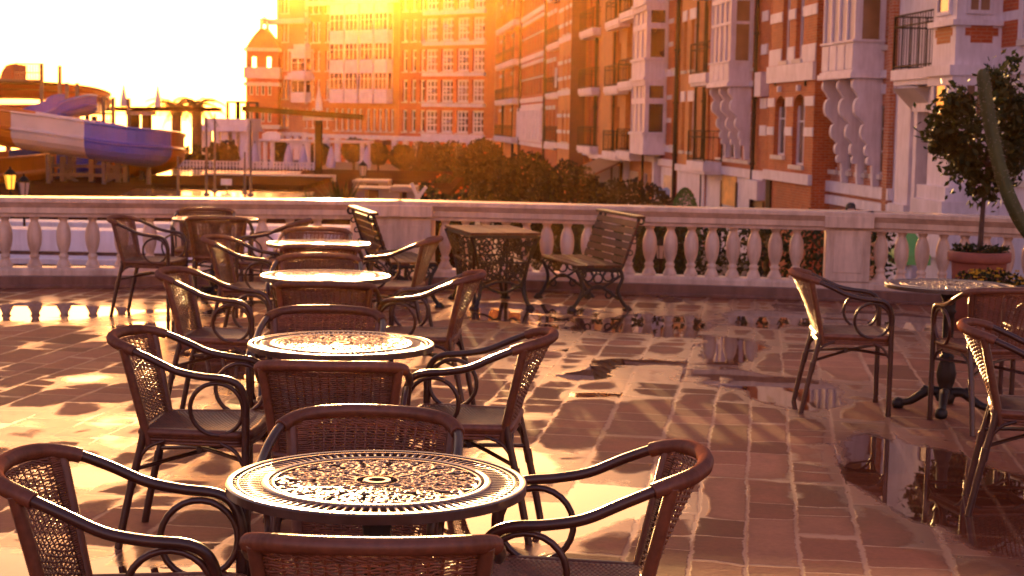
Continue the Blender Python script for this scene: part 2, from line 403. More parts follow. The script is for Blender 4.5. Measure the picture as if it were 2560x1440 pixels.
    lk(nt, math_(nt, 'ADD', .22, math_(nt, 'MULTIPLY', film, .2)), b.inputs['Specular IOR Level'])
    h = math_(nt, 'ADD', math_(nt, 'MULTIPLY', mort, -.6), math_(nt, 'MULTIPLY', fine, .5))
    h = math_(nt, 'ADD', h, math_(nt, 'MULTIPLY', mid, 1.2))
    h = math_(nt, 'MULTIPLY', h, math_(nt, 'SUBTRACT', 1, water))
    h = math_(nt, 'MULTIPLY', h, math_(nt, 'SUBTRACT', 1, math_(nt, 'MULTIPLY', film, .8)))
    ripple = noise_(nt, P, 3.0, 1)
    h = math_(nt, 'ADD', h, math_(nt, 'MULTIPLY', ripple, .1))
    bump(nt, b, h, .55, .008)
    me.materials.append(m)
    o = bpy.data.objects.new('terrace', me); COL.objects.link(o)
    tag(o, kind='structure')
    k = MB(); k.box(-8, 8, -4, 16.9, -3.1, -.02); k2 = k.build('terrace_edge', M['plinth']); tag(k2, kind='structure')
terrace()

# ------------------------------------------------------------------ rattan armchair
def smoothpath(pts, n=6):
    """Catmull-Rom through points"""
    P_ = [Vector(p) for p in pts]; out = []
    for i in range(len(P_) - 1):
        p0 = P_[max(i - 1, 0)]; p1 = P_[i]; p2 = P_[i + 1]; p3 = P_[min(i + 2, len(P_) - 1)]
        for k in range(n):
            t = k / n
            out.append(.5 * ((2 * p1) + (-p0 + p2) * t + (2 * p0 - 5 * p1 + 4 * p2 - p3) * t * t + (-p0 + 3 * p1 - 3 * p2 + p3) * t ** 3))
    out.append(P_[-1]); return out
def ridged(mb, pts, r, pitch=.0042, amp=.0012, n=10):
    """a cane-wrapped tube: closely wound rings"""
    P_ = [Vector(p) for p in pts]
    L = [0]
    for a, b in zip(P_, P_[1:]): L.append(L[-1] + (b - a).length)
    m = max(4, int(L[-1] / pitch) * 2); out = []; rr = []
    j = 0
    for i in range(m + 1):
        q = L[-1] * i / m
        while j < len(L) - 2 and L[j + 1] < q: j += 1
        t = (q - L[j]) / max(1e-9, L[j + 1] - L[j])
        out.append(P_[j].lerp(P_[j + 1], t)); rr.append(r + (amp if i % 2 else -amp))
    mb.tube(out, rr, n)
HALF_ARM = [(.238, .205, .50), (.241, .205, .565), (.246, .185, .622), (.252, .14, .65), (.259, .05, .66), (.263, -.04, .678), (.26, -.13, .718), (.243, -.215, .752), (.19, -.285, .769), (.1, -.322, .775), (0, -.332, .776)]
def panel(s, t):
    hw = .182 + .042 * t
    z = .425 + (.755 - .425) * t
    yp = -.17 - .075 * t
    bl = .012 + .066 * max(t, 0) ** 1.3
    return Vector((s * hw, yp - (1 - s * s) * bl, z))
def make_chair():
    root = thing('rattan_armchair', 'rattan armchair', 'chair', group='rattan armchairs on the terrace')
    arm = smoothpath(HALF_ARM, 5)
    full = arm + [Vector((-p.x, p.y, p.z)) for p in arm[-2::-1]]
    mb = MB(); mb.tube(full, .0138, 10); mb.build('arm_rail', M['tube'], root)
    i0 = min(range(len(arm)), key=lambda i: abs(arm[i].y + .2) + (0 if arm[i].z > .7 else 9))
    back = arm[i0:] + [Vector((-p.x, p.y, p.z)) for p in arm[i0:-1][::-1]]
    mb = MB(); ridged(mb, back, .0195); mb.build('rail_wrap', M['wrap'], root)
    # woven backrest
    mb = MB()
    rows = 46; ns = 15
    stakes = [-.92 + 1.84 * i / (ns - 1) for i in range(ns)]
    for s_ in stakes:
        pts = [panel(s_, t / 9) for t in range(10)]
        mb.tube(pts, .0035, 5, flat=.6)
    for r_ in range(rows):
        t = (r_ + .5) / rows; pts = []
        seg = 60
        for k in range(seg + 1):
            s_ = -1 + 2 * k / seg
            ph = math.sin((s_ + .92) / (1.84 / (ns - 1)) * PI + PI / 2) * (1 if r_ % 2 else -1)
            p = panel(s_, t); p.y += .003 * ph; p.z += .0012 * math.sin(k * 1.7 + r_)
            pts.append(p)
        edge = [.0024 if t > .4 and abs(-1 + 2 * k / seg) < .74 else .0034 for k in range(seg + 1)]
        mb.tube(pts, edge, 4, cap=False)
    # dense plaited borders down both sides and along the top and bottom
    for sg in (-1, 1):
        for r_ in range(60):
            t = (r_ + .5) / 60
            mb.tube([panel(sg * (1 - .16 * q / 3), t) + Vector((0, .003, 0)) for q in range(4)], .0031, 4, cap=False)
    for t0 in (.965, .985, .02):
        for off in (0, PI):
            mb.tube([panel(-1 + 2 * k / 60, t0 + .008 * math.sin(k * 1.0 + off)) + Vector((0, .004 * math.cos(k * 1.0 + off), 0)) for k in range(61)], .0032, 4, cap=False)
    mb.build('backrest', M['rattan'], root)
    for sg in (-1, 1):
        mb = MB()
        ridged(mb, [panel(sg, t / 8) + Vector((sg * .008, .0, .0)) for t in range(-1, 9)], .0165, amp=.0011)
        mb.build('back_post', M['wrap'], root)
    # seat: woven top with a wrapped rim
    mb = MB(); nx, ny = 56, 56; vs = []
    for j in range(ny + 1):
        v = j / ny; y = -.185 + .395 * v; hw = .188 + .036 * v
        for i in range(nx + 1):
            u = i / nx * 2 - 1
            dip = -.014 * (1 - u * u) * (1 - (2 * v - 1) ** 2)
            z = .452 + dip + .0032 * math.sin(i * PI / 2 + (PI if j % 2 else 0)) * (1 if abs(u) < .9 else .3)
            vs.append((u * hw, y + (.012 * (1 - u * u) if v > .9 else 0), z))
    mb.add(vs, [(j * (nx + 1) + i, j * (nx + 1) + i + 1, (j + 1) * (nx + 1) + i + 1, (j + 1) * (nx + 1) + i) for j in range(ny) for i in range(nx)])
    mb.build('seat', M['rattan'], root)
    mb = MB()
    rim = [(-.19, -.188), (.19, -.188), (.226, .17), (.2, .212), (.08, .224), (-.08, .224), (-.2, .212), (-.226, .17)]
    rimp = [Vector((x, y, .44)) for x, y in rim]
    dense = []
    for a, b_ in zip(rimp, rimp[1:] + rimp[:1]):
        for k in range(6): dense.append(a.lerp(b_, k / 6))
    mb.tube(dense, .017, 8, closed=True)
    for zz in (.425, .413, .401):
        mb.tube([Vector((p.x, p.y, zz)) for p in dense], .0065, 6, closed=True)
    mb.build('seat_rim', M['wrap'], root)
    for sg in (-1, 1):
        mb = MB(); mb.tube(smoothpath([(sg * .238, .205, .0), (sg * .238, .205, .3), (sg * .238, .205, .51)], 3), .0148, 10); mb.lathe([(.017, 0), (.017, .02)], (sg * .238, .205, 0), 10)
        mb.build('leg', M['tube'], root)
        mb = MB(); mb.tube(smoothpath([(sg * .205, -.275, .0), (sg * .2, -.235, .2), (sg * .196, -.19, .39), (sg * .194, -.178, .46)], 4), .0148, 10)
        ridged(mb, [(sg * .2, -.226, .235), (sg * .199, -.216, .29)], .0172)
        mb.build('leg', M['tube'], root)
        mb = MB()
        c = Vector((sg * .236, .098, .537)); pts = []
        for k in range(25):
            a = 2 * PI * k / 25
            pts.append(c + Vector((sg * .008 * math.sin(a), .098 * math.cos(a), .098 * math.sin(a))))
        mb.tube(pts, .0088, 8, closed=True); mb.build('armrest_loop', M['tube'], root)
    mb = MB()
    for sg in (-1, 1):
        mb.tube(smoothpath([(sg * .236, .2, .345), (0, -.01, .338 + .006 * sg), (-sg * .2, -.212, .3)], 5), .0085, 8)
        mb.tube(smoothpath([(sg * .236, .195, .33), (sg * .232, .165, .38), (sg * .224, .11, .408)], 4), .0075, 6)
        mb.tube(smoothpath([(sg * .199, -.205, .33), (sg * .202, -.16, .385), (sg * .207, -.1, .41)], 4), .0075, 6)
        mb.tube(smoothpath([(sg * .196, -.2, .33), (sg * .15, -.195, .385), (sg * .09, -.19, .41)], 4), .0075, 6)
        mb.tube(smoothpath([(sg * .232, .205, .34), (sg * .19, .21, .39), (sg * .13, .216, .41)], 4), .0075, 6)
    ridged(mb, [(-.02, -.012, .338), (.02, -.012, .338)], .013)
    mb.build('stretcher', M['tube'], root)
    return root
chair0 = make_chair()
TBL = [(-.32, 3.93), (-.665, 6.38), (-1.045, 9.15), (-1.365, 11.52), (-2.57, 14.12)]
def back_at(px, py, face, z=.768):
    """chair origin from where its back rail stands on the terrace"""
    p = atZ(px, py, z); d = Vector((-math.sin(face), math.cos(face), 0))
    p = p + d * .332; return (p.x, p.y, 0)
CH = []   # location, rotation, label
L_ = R(-90); R_ = R(90); N_ = 0.0; F_ = PI
def chairat(px, py, rz, label, z=.795): CH.append((back_at(px, py, rz, z), rz, label))
chairat(4, 1172, L_ + R(3), 'dark rattan armchair at the bottom left corner, facing the nearest round table', .765)
chairat(1764, 1160, R_ + R(-4), 'dark rattan armchair right of the nearest round table, its arched arms in full view', .765)
chairat(945, 1011, F_ + R(-6), 'rattan armchair standing beyond the nearest round table, light sparkling through its weave')
chairat(922, 1343, N_ + R(2), 'rattan armchair cut by the bottom edge, its wrapped back rail nearest the camera')
chairat(290, 842, L_ + R(-1), 'rattan armchair on the left of the second nearest table, seat and loop in clear view', .765)
chairat(1383, 848, R_ + R(-7), 'rattan armchair on the right of the second nearest table, lit red by the sun', .765)
chairat(825, 762, F_ + R(-3), 'rattan armchair standing beyond the second nearest table, only its arched back showing')
chairat(820, 902, N_ + R(1), 'rattan armchair from behind at the second nearest table, whole woven back in view')
chairat(404, 684, L_ + R(-3), 'rattan armchair on the left of the third table, sun glinting along both arms', .765)
chairat(1207, 692, R_ + R(-5), 'rattan armchair on the right of the third table, its arms golden in the sun', .765)
chairat(803, 631, F_, 'rattan armchair standing beyond the third table, its arched back just above the tabletop')
chairat(806, 702, N_ + R(1), 'rattan armchair seen from behind in front of the third table')
chairat(514, 598, L_ + R(-4), 'rattan armchair on the left of the fourth table, half hidden by the third row', .765)
chairat(1100, 602, R_ + R(-6), 'rattan armchair on the right of the fourth table, in front of the left bench', .765)
chairat(797, 566, F_, 'rattan armchair standing beyond the fourth table, only a low arch showing')
chairat(797, 610, N_ + R(2), 'rattan armchair seen from behind in front of the fourth table')
chairat(281, 548, L_ + R(-6), 'rattan armchair nearest the left balusters, on the left of the farthest table', .765)
chairat(773, 556, R_ + R(-4), 'rattan armchair on the right of the farthest table, only its two arms showing', .765)
CH.append(((-2.72, 14.36, 0), F_ + R(4), 'rattan armchair between the farthest table and the balustrade, its low arch above the tabletop'))
CH.append(((-2.45, 13.72, 0), N_ + R(3), 'rattan armchair seen from behind in front of the farthest table'))
CH.append(((1.93, 9.32, 0), L_ + R(-4), 'rattan armchair in profile on the left of the lone table at the right'))
CH.append(((2.6, 8.83, 0), N_ + R(9), 'rattan armchair turned away in front of the lone table at the right'))
CH.append(((2.24, 6.86, 0), L_ + R(-14), 'rattan armchair at the right edge of the photo, nearest on the dark side'))
CH.append(((3.22, 9.7, 0), R_ + R(5), 'rattan armchair on the far right of the lone table, only an arm in the photo'))
for i, (loc, rz, lab) in enumerate(CH):
    if i == 0:
        chair0.location = loc; chair0.rotation_euler = (0, 0, rz); chair0['label'] = lab
    else: dup(chair0, loc, rz, lab)

# ------------------------------------------------------------------ cast round table
def ribbon(mb, pts, w, z, t=.006):
    """flat cast strap with a raised middle"""
    n = len(pts); vs = []
    for i in range(n):
        p = Vector((*pts[i], 0)); a = Vector((*pts[max(i - 1, 0)], 0)); b = Vector((*pts[min(i + 1, n - 1)], 0))
        d = (b - a); d = d.normalized() if d.length > 1e-9 else Vector((1, 0, 0)); x = Vector((-d.y, d.x, 0))
        ww = w[i] if isinstance(w, list) else w
        for k, (o_, h) in enumerate(((-.5, -t), (-.5, -.0004), (0, .0002), (.5, -.0004), (.5, -t))):
            vs.append((p.x + x.x * ww * o_, p.y + x.y * ww * o_, z + h))
    fs = []
    for i in range(n - 1):
        for k in range(5):
            l = (k + 1) % 5
            fs.append((i * 5 + k, i * 5 + l, (i + 1) * 5 + l, (i + 1) * 5 + k))
    fs += [(0, 1, 2, 3, 4), tuple((n - 1) * 5 + k for k in (4, 3, 2, 1, 0))]
    mb.add(vs, fs, True)
def annulus(mb, r0, r1, z0, z1, n=96, lip=.0):
    prof = [(r0, z0), (r0, z1 - .0015), (r0 + .002, z1), ((r0 + r1) / 2, z1 + lip), (r1 - .003, z1), (r1, z1 - .003), (r1, z0)]
    vs = []; m = len(prof)
    for r_, z in prof:
        for k in range(n): vs.append((r_ * math.cos(2 * PI * k / n), r_ * math.sin(2 * PI * k / n), z))
    fs = [(i * n + k, i * n + (k + 1) % n, ((i + 1) % m) * n + (k + 1) % n, ((i + 1) % m) * n + k) for i in range(m) for k in range(n)]
    mb.add(vs, fs, False)
def make_table():
    root = thing('round_table', 'round cast table', 'table', group='round cast metal tables on the terrace')
    Z = .73
    mb = MB()
    annulus(mb, .348, .365, Z - .023, Z, lip=.001)
    mb.build('table_rim', M['castrim'], root)
    mb = MB(); rn = random.Random(3)
    annulus(mb, .332, .34, Z - .008, Z - .001); annulus(mb, .262, .28, Z - .01, Z, lip=.0015); annulus(mb, .248, .256, Z - .008, Z - .001)
    for k in range(96):
        a = 2 * PI * k / 96; c, s = math.cos(a), math.sin(a)
        ribbon(mb, [(.254 * c, .254 * s), (.3 * c, .3 * s), (.346 * c, .346 * s)], .0074, Z - .0022)
    annulus(mb, .02, .036, Z - .01, Z, n=32); annulus(mb, .05, .056, Z - .008, Z - .001, n=48)
    NS = 18
    for k in range(NS):
        for mir in (-1, 1):
            def pol(r_, th): 
                a = 2 * PI * (k + .5) / NS + mir * th
                return (r_ * math.cos(a), r_ * math.sin(a))
            def spiral(rc, tc, rad, turns, a0, dirn, w):
                ca = pol(rc, tc); base = 2 * PI * (k + .5) / NS
                pts = []; m = 16
                for i in range(m + 1):
                    q = i / m; rr = rad * (1 - .82 * q); a = base * mir * mir + mir * (a0 + dirn * turns * 2 * PI * q)
                    pts.append((ca[0] + rr * math.cos(a), ca[1] + rr * math.sin(a)))
                z = Z - .002 + rn.uniform(-.0012, .0012)
                ribbon(mb, pts, [w * (1 - .35 * i / m) for i in range(m + 1)], z)
                e = pts[-1]; mb.lathe([(.0062, -.006), (.0062, -.001), (.004, .0012), (.001, .002)], (e[0], e[1], z), 8)
            spiral(.222, .09, .022, 1.15, PI, 1, .0095)
            spiral(.178, .075, .02, 1.1, 0, -1, .009)
            spiral(.135, .1, .017, 1.1, PI, 1, .0085)
            spiral(.094, .09, .013, 1.0, 0, -1, .008)
            st = [pol(.05 + .2 * i / 10, .16 * math.sin(i / 10 * PI * 2.2) + .04) for i in range(11)]
            ribbon(mb, st, .0115, Z - .002 + rn.uniform(-.001, .001))
            for q in range(11):
                rr = rn.uniform(.06, .245); th = rn.uniform(.0, .26)
                p = pol(rr, th); q_ = pol(rr + rn.uniform(-.018, .018), th + rn.uniform(-.014, .014) / max(rr, .05))
                ribbon(mb, [p, ((p[0] + q_[0]) / 2, (p[1] + q_[1]) / 2), q_], [.003, rn.uniform(.008, .014), .003], Z - .002 + rn.uniform(-.0015, .001))
    mb.build('tabletop', M['castalu'], root)
    mb = MB()
    for k in range(4):
        a = PI / 4 + k * PI / 2; c, s = math.cos(a), math.sin(a)
        mb.bar((0, 0, Z - .022), (.35 * c, .35 * s, Z - .022), .022, .012)
    mb.lathe([(.11, Z - .03), (.11, Z - .018)], n=20)
    mb.build('top_bracket', M['iron'], root)
    mb = MB()
    mb.lathe([(.05, .06), (.062, .085), (.05, .11), (.036, .13), (.052, .17), (.06, .22), (.05, .27), (.036, .3), (.045, .315), (.033, .33), (.033, .56), (.045, .575), (.036, .59), (.04, .64), (.06, .68), (.1, .705)], n=24, flut=8, fd=.16)
    mb.build('pedestal', M['iron'], root)
    for k in range(4):
        a = PI / 4 + k * PI / 2; c, s = math.cos(a), math.sin(a)
        mb = MB()
        pr = [(.035, .11), (.09, .115), (.14, .085), (.19, .05), (.235, .036), (.262, .034)]
        mb.tube(smoothpath([(r_ * c, r_ * s, z) for r_, z in pr], 4), [.03 - .012 * i / 20 for i in range(21)], 10)
        mb.lathe([(.012, .0), (.03, .004), (.036, .022), (.034, .045), (.02, .06), (.004, .064)], (.262 * c, .262 * s, 0), 12)
        mb.tube([(.1 * c, .1 * s, .125), (.115 * c, .115 * s, .135), (.13 * c, .13 * s, .115)], .012, 8)
        mb.build('foot', M['iron'], root)
    return root
t0 = make_table()
TL = ['nearest round cast table with open scrollwork top, in the foreground', 'second nearest round table of the row, its top blazing with sun glare', 'third round table of the row, its top white with sun glare',
      'fourth round table of the row, small bright glare on its right half', 'farthest round table of the row, by the left balusters', 'lone round table at the right with its pedestal and scroll feet in view']
for i, ((x, y), lab) in enumerate(zip(TBL + [(2.49, 9.28)], TL)):
    if i == 0:
        t0.location = (x, y, 0); t0.rotation_euler = (0, 0, .1); t0['label'] = lab
    else: dup(t0, (x, y, 0), .1 + .7 * i, lab)

# ------------------------------------------------------------------ balustrade
BPROF = [(.062, 0), (.066, .012), (.06, .03), (.044, .06), (.036, .082), (.045, .092), (.045, .108), (.034, .118), (.034, .13), (.046, .16), (.06, .205), (.067, .26), (.067, .31), (.06, .36), (.045, .4), (.036, .42), (.034, .44), (.044, .45), (.044, .46), (.035, .468)]
def section(name, label, a, b, pitch, posts, first=.1, last=.1):
    a = Vector((*a, 0)); b = Vector((*b, 0)); d = (b - a); L = d.length; ang = math.atan2(d.y, d.x)
    root = thing(name, label, 'balustrade', a, ang, group='sections of the terrace balustrade')
    mb = MB(); mb.box(0, L, -.21, .21, 0, .11); mb.box(0, L, -.23, .23, 0, .03); mb.build('plinth', M['plinth'], root, bevel=.006)
    mb = MB(); mb.prism([(-.13, .11), (.13, .11), (.13, .155), (.115, .175), (.095, .18), (-.095, .18), (-.115, .175), (-.13, .155)], lambda p, q, w: (w, p, q), 0, L); mb.build('bottom_rail', M['plaster'], root)
    mb = MB(); mb.prism([(-.095, .65), (.095, .65), (.1, .675), (.125, .69), (.125, .74), (.14, .75), (.17, .78), (.185, .79), (.185, .822), (.175, .832), (-.175, .832), (-.185, .822), (-.185, .79), (-.17, .78), (-.14, .75), (-.125, .74), (-.125, .69), (-.1, .675)], lambda p, q, w: (w, p, q), -.02, L + .02)
    mb.build('handrail', M['railtop'], root)
    pm = None
    x = first
    while x < L - last + 1e-6:
        if not any(p0 - .07 < x < p1 + .07 for p0, p1 in posts):
            if pm is None:
                mb = MB(); mb.lathe(BPROF, (0, 0, .18), 16)
                mb.box(-.062, .062, -.062, .062, .18, .2); mb.box(-.055, .055, -.055, .055, .646, .66)
                pm = mb.build('baluster', M['plaster'], root); pm.location = (x, 0, 0)
            else:
                o = pm.copy(); COL.objects.link(o); o.parent = root; o.location = (x, 0, 0)
        x += pitch
    for p0, p1 in posts:
        mb = MB(); mb.box(p0, p1, -.135, .135, .178, .66); mb.box(p0 - .02, p1 + .02, -.2, .2, .682, .79)
        mb.box(p0 + .07, p1 - .07, -.142, -.13, .26, .6)
        mb.build('post', M['plaster'], root, bevel=.005)
    return root
section('balustrade', 'long left stretch of the pale balustrade behind the row of tables, widely spaced balusters', (-7.4, 14.66), (-1.1, 15.86), .262, [(5.95, 6.4)], .12)
section('balustrade', 'right stretch of the pale balustrade behind the benches, closely set balusters', (-1.1, 15.86), (3.35, 15.33), .197, [(.0, .33), (4.06, 4.47)], .45)
section('balustrade', 'short stretch of the balustrade at the far right behind the potted tree', (3.35, 15.33), (7.2, 13.6), .19, [(2.1, 2.5)], .1)

# ------------------------------------------------------------------ slatted benches and the ornate table between them
def ring(mb, c, ax, ay, r_, w=.008, n=12, a0=0, a1=2 * PI, k=1.0):
    c = Vector(c); ax = Vector(ax); ay = Vector(ay); cl = abs(a1 - a0 - 2 * PI) < 1e-6
    pts = [c + ax * (r_ * math.cos(a0 + (a1 - a0) * i / n)) + ay * (r_ * k * math.sin(a0 + (a1 - a0) * i / n)) for i in range(n if cl else n + 1)]
    mb.tube(pts, w, 6, closed=cl)
def bench(label, loc, rz, flip=1):
    root = thing('slatted_bench', label, 'bench', loc, rz, group='slatted benches by the balustrade')
    Lb = 1.12; d = .4     # local x along length (centred), y towards the front
    for i in range(5):
        mb = MB(); y = d / 2 - .035 - i * .083
        mb.box(-Lb / 2, Lb / 2, y - .036, y + .036, .375 + (.004 if i == 0 else 0) - (.008 if i == 3 else 0), .397 + (0 if i else -.002)); mb.build('seat_slat', M['slat'], root, bevel=.004)
    for i in range(6):
        z = .43 + i * .062; y = -d / 2 - .02 - i * .022
        mb = MB(); s_, c_ = math.sin(.33), math.cos(.33)
        mb.prism([(y - .01, z - .026), (y + .01, z - .022), (y - .006, z + .03), (y - .026, z + .026)], lambda p, q, w: (w, p, q), -Lb / 2, Lb / 2)
        mb.build('back_slat', M['slat'], root, bevel=.003)
    mb = MB(); mb.box(-Lb / 2 - .02, Lb / 2 + .02, -d / 2 - .2, -d / 2 - .12, .795, .82); mb.build('top_slat', M['slat'], root, bevel=.004)
    for sx in (-1, 1):
        mb = MB(); x = sx * (Lb / 2 - .03)
        P3 = lambda y, z: Vector((x, y, z))
        X, Z_ = Vector((0, 1, 0)), Vector((0, 0, 1))
        mb.tube(smoothpath([P3(d / 2 - .01, .37), P3(.0, .355), P3(-d / 2 + .02, .36), P3(-d / 2 - .03, .42), P3(-d / 2 - .1, .62), P3(-d / 2 - .16, .8)], 6), .016, 8)
        mb.tube(smoothpath([P3(d / 2, .36), P3(d / 2 - .05, .26), P3(d / 2 - .06, .17), P3(d / 2 - .02, .08), P3(d / 2 + .03, .015)], 5), .017, 8)
        mb.tube(smoothpath([P3(-d / 2 + .01, .37), P3(-d / 2 - .02, .28), P3(-d / 2 + .02, .18), P3(-d / 2 - .01, .1), P3(-d / 2 - .07, .015)], 5), .017, 8)
        mb.tube(smoothpath([P3(d / 2 - .03, .1), P3(.06, .19), P3(0, .215), P3(-.06, .19), P3(-d / 2 + .01, .1)], 5), .013, 8)
        mb.tube(smoothpath([P3(d / 2 - .05, .3), P3(.06, .21), P3(0, .2), P3(-.06, .21), P3(-d / 2, .3)], 5), .011, 8)
        for cy, cz, r_ in ((.09, .3, .045), (-.09, .3, .045), (0, .28, .04), (.14, .315, .03), (-.15, .31, .03), (.09, .14, .03), (-.1, .14, .03), (.04, .33, .022), (-.04, .33, .022)):
            ring(mb, P3(cy, cz), X, Z_, r_, .009, 12)
        ring(mb, P3(-d / 2 - .175, .775), X, Z_, .028, .012, 10)
        for cz, oy in ((.5, -.085), (.6, -.12), (.69, -.15)): ring(mb, P3(-d / 2 + oy + .0, cz), X, Z_, .022, .007, 8)
        for fy in (d / 2 + .03, -d / 2 - .07):
            mb.lathe([(.04, 0), (.045, .012), (.028, .03), (.015, .045)], (x, fy, 0), 10)
        mb.build('end_frame', M['iron'], root)
    return root
bench('slatted bench right of the ornate table, its planked back in full view', (.6, 14.52, 0), R(90 + 15))
bench('slatted bench left of the ornate table, its dark back seen edge-on', (-.98, 14.5, 0), R(-90 + 15))
def ornate_table():
    root = thing('ornate_table', 'rectangular garden table with lacy iron sides and planked top, between two benches', 'table', (-.19, 14.42, 0), R(15))
    w, l, zt = .62, 1.04, .665
    for i in range(4):
        mb = MB(); x = -w / 2 + w * (i + .5) / 4; mb.box(x - w / 8 + .003, x + w / 8 - .003, -l / 2, l / 2, zt - .022, zt - (.001 * (i % 2))); mb.build('top_plank', M['slat'], root, bevel=.003)
    mb = MB(); mb.box(-w / 2 + .02, w / 2 - .02, -l / 2 + .02, l / 2 - .02, zt - .05, zt - .024); mb.build('apron', M['iron'], root)
    def side(hw_t, off, ax, nm):
        # tapering lacework panel between two curved legs
        mb = MB(); rn = random.Random(5 if nm else 11)
        def Q(s_, t):   # s in -1..1 , t 0 floor .. 1 top
            wd = .62 + .38 * (max(0, t - .35) / .65) ** 1.3 if t > .35 else .62 + .2 * ((.35 - t) / .35) ** 2
            p = s_ * hw_t * wd; q = off * (.8 + .2 * (max(0, t - .3) / .7) ** 1.4 if t > .3 else .8 + .1 * ((.3 - t) / .3) ** 2)
            return Vector((p, q, t * (zt - .03))) if ax == 'x' else Vector((q, p, t * (zt - .03)))
        for s_ in (-1, 1):
            mb.tube([Q(s_, t / 16) for t in range(17)], [.02 - .006 * math.sin(PI * t / 16) for t in range(17)], 8)
            e = Q(s_, 0); mb.lathe([(.035, 0), (.04, .01), (.02, .03), (.012, .04)], (e.x, e.y, 0), 10)
        mb.tube([Q(-1 + 2 * k / 12, .3 - .14 * math.sin(PI * k / 12) + .06) for k in range(13)], .012, 6)
        mb.tube([Q(-1 + 2 * k / 12, .27 + .1 * math.sin(PI * k / 12)) for k in range(13)], .012, 6)
        mb.tube([Q(-1 + 2 * k / 12, .63) for k in range(13)], .009, 6)
        def qr(s_, t, r_, n=10):
            a_ = Q(s_ + .02, t) - Q(s_ - .02, t); a_.normalize(); b_ = Q(s_, t + .02) - Q(s_, t - .02); b_.normalize()
            ring(mb, Q(s_, t), a_, b_, r_, .0065, n)
        for cs, ct in ((0, .8), (-.62, .82), (.62, .82), (0, .48), (-.55, .5), (.55, .5)):
            qr(cs, ct, .028)
            for k in range(6):
                a = k * PI / 3 + .3
                qr(cs + .052 * math.cos(a) / hw_t, ct + .052 * math.sin(a) / zt, .024, 8)
        for k in range(26):
            s_ = rn.uniform(-.92, .92); t = rn.uniform(.4, .95); qr(s_, t, rn.uniform(.016, .032), 8)
        mb.build('lace_panel', M['iron'], root)
    side(w / 2 - .01, -l / 2 + .03, 'x', 0); side(w / 2 - .01, l / 2 - .03, 'x', 1)
    side(l / 2 - .03, -w / 2 + .03, 'y', 0); side(l / 2 - .03, w / 2 - .03, 'y', 1)
ornate_table()
# ------------------------------------------------------------------ foliage helpers
def leafquad(mb, p, size, rn, up=None, aspect=.5):
    d = Vector((rn.gauss(0, 1), rn.gauss(0, 1), rn.gauss(0, 1)))
    if up is not None: d += up
    d = d.normalized() if d.length > 1e-6 else Vector((0, 0, 1))
    e = Vector((rn.gauss(0, 1), rn.gauss(0, 1), rn.gauss(0, 1))); x = d.cross(e)
    x = x.normalized() if x.length > 1e-6 else Vector((1, 0, 0))
    a = d * size; b = x * size * aspect * .5
    mb.add([p - a * .5, p + b, p + a * .5, p - b], [(0, 1, 2, 3)])
def crown(mb, c, rx, ry, rz, n, size, rn, clumps=26, fill=.55, cl=.34):
    c = Vector(c); cs = []
    for i in range(clumps):
        while True:
            v = Vector((rn.uniform(-1, 1), rn.uniform(-1, 1), rn.uniform(-1, 1)))
            if .05 < v.length < 1: break
        v = v.normalized() * (fill + (.9 - fill) * rn.random() ** .6)
        cs.append((Vector((c.x + v.x * rx, c.y + v.y * ry, c.z + v.z * rz)), rn.uniform(.7, 1.25) * cl))
    for i in range(n):
        cc, k = cs[rn.randrange(clumps)]
        v = Vector((rn.gauss(0, .5), rn.gauss(0, .5), rn.gauss(0, .5)))
        p = cc + Vector((v.x * rx * k, v.y * ry * k, v.z * rz * k))
        leafquad(mb, p, size * rn.uniform(.6, 1.3), rn, (p - c) * .5)
def densecrown(mb, c, rx, ry, rz, n, size, rn):
    # clipped crown: leaves crowd an uneven outer skin, with a sparser filling behind
    c = Vector(c); o_ = rn.uniform(0, 50)
    for i in range(n):
        z = rn.uniform(-1, 1); a = rn.uniform(0, 2 * PI); q = math.sqrt(1 - z * z); d = Vector((q * math.cos(a), q * math.sin(a), z))
        k = 1 + .07 * noise.noise(d * 2.2 + Vector((o_, 0, 0))) + .05 * noise.noise(d * 6 + Vector((0, o_, 0)))
        k *= 1 - (.28 * rn.random() ** 2 if i % 5 else .7 * rn.random())
        p = c + Vector((d.x * rx * k, d.y * ry * k, d.z * rz * k))
        leafquad(mb, p, size * rn.uniform(.6, 1.35) * (1 if i % 5 else 1.5), rn, d * .9, .6)
def limbs(mb, base, top, r0, rn, spread, n=5):
    base = Vector(base); top = Vector(top)
    mid = base.lerp(top, .55) + Vector((rn.uniform(-.04, .04), rn.uniform(-.04, .04), 0)) * (top - base).length * .4
    mb.tube(smoothpath([base, mid, top], 4), [r0 * (1 - .45 * i / 8) for i in range(9)], 8)
    for i in range(n):
        a = 2 * PI * i / n + rn.random(); q = base.lerp(top, rn.uniform(.72, 1))
        e = q + Vector((math.cos(a) * spread, math.sin(a) * spread, spread * rn.uniform(.4, 1)))
        mb.tube([q, q.lerp(e, .5) + Vector((0, 0, .04 * spread)), e], [r0 * .5, r0 * .35, r0 * .15], 5)
def tree(name, label, cat, base, h0, rx, rz, leaf, n, size, mat, group=None, seed=1, r0=.06, clumps=26):
    rn = random.Random(seed); base = Vector(base)
    root = thing(name, label, cat, base, 0, group)
    mb = MB(); limbs(mb, (0, 0, 0), (0, 0, h0 + rz * .7), r0, rn, rx * .55, 6); mb.build('trunk', M['bark'], root)
    mb = MB(); (densecrown(mb, (0, 0, h0 + rz), rx, rx, rz, n, size, rn)); mb.build('crown', mat, root)
    return root

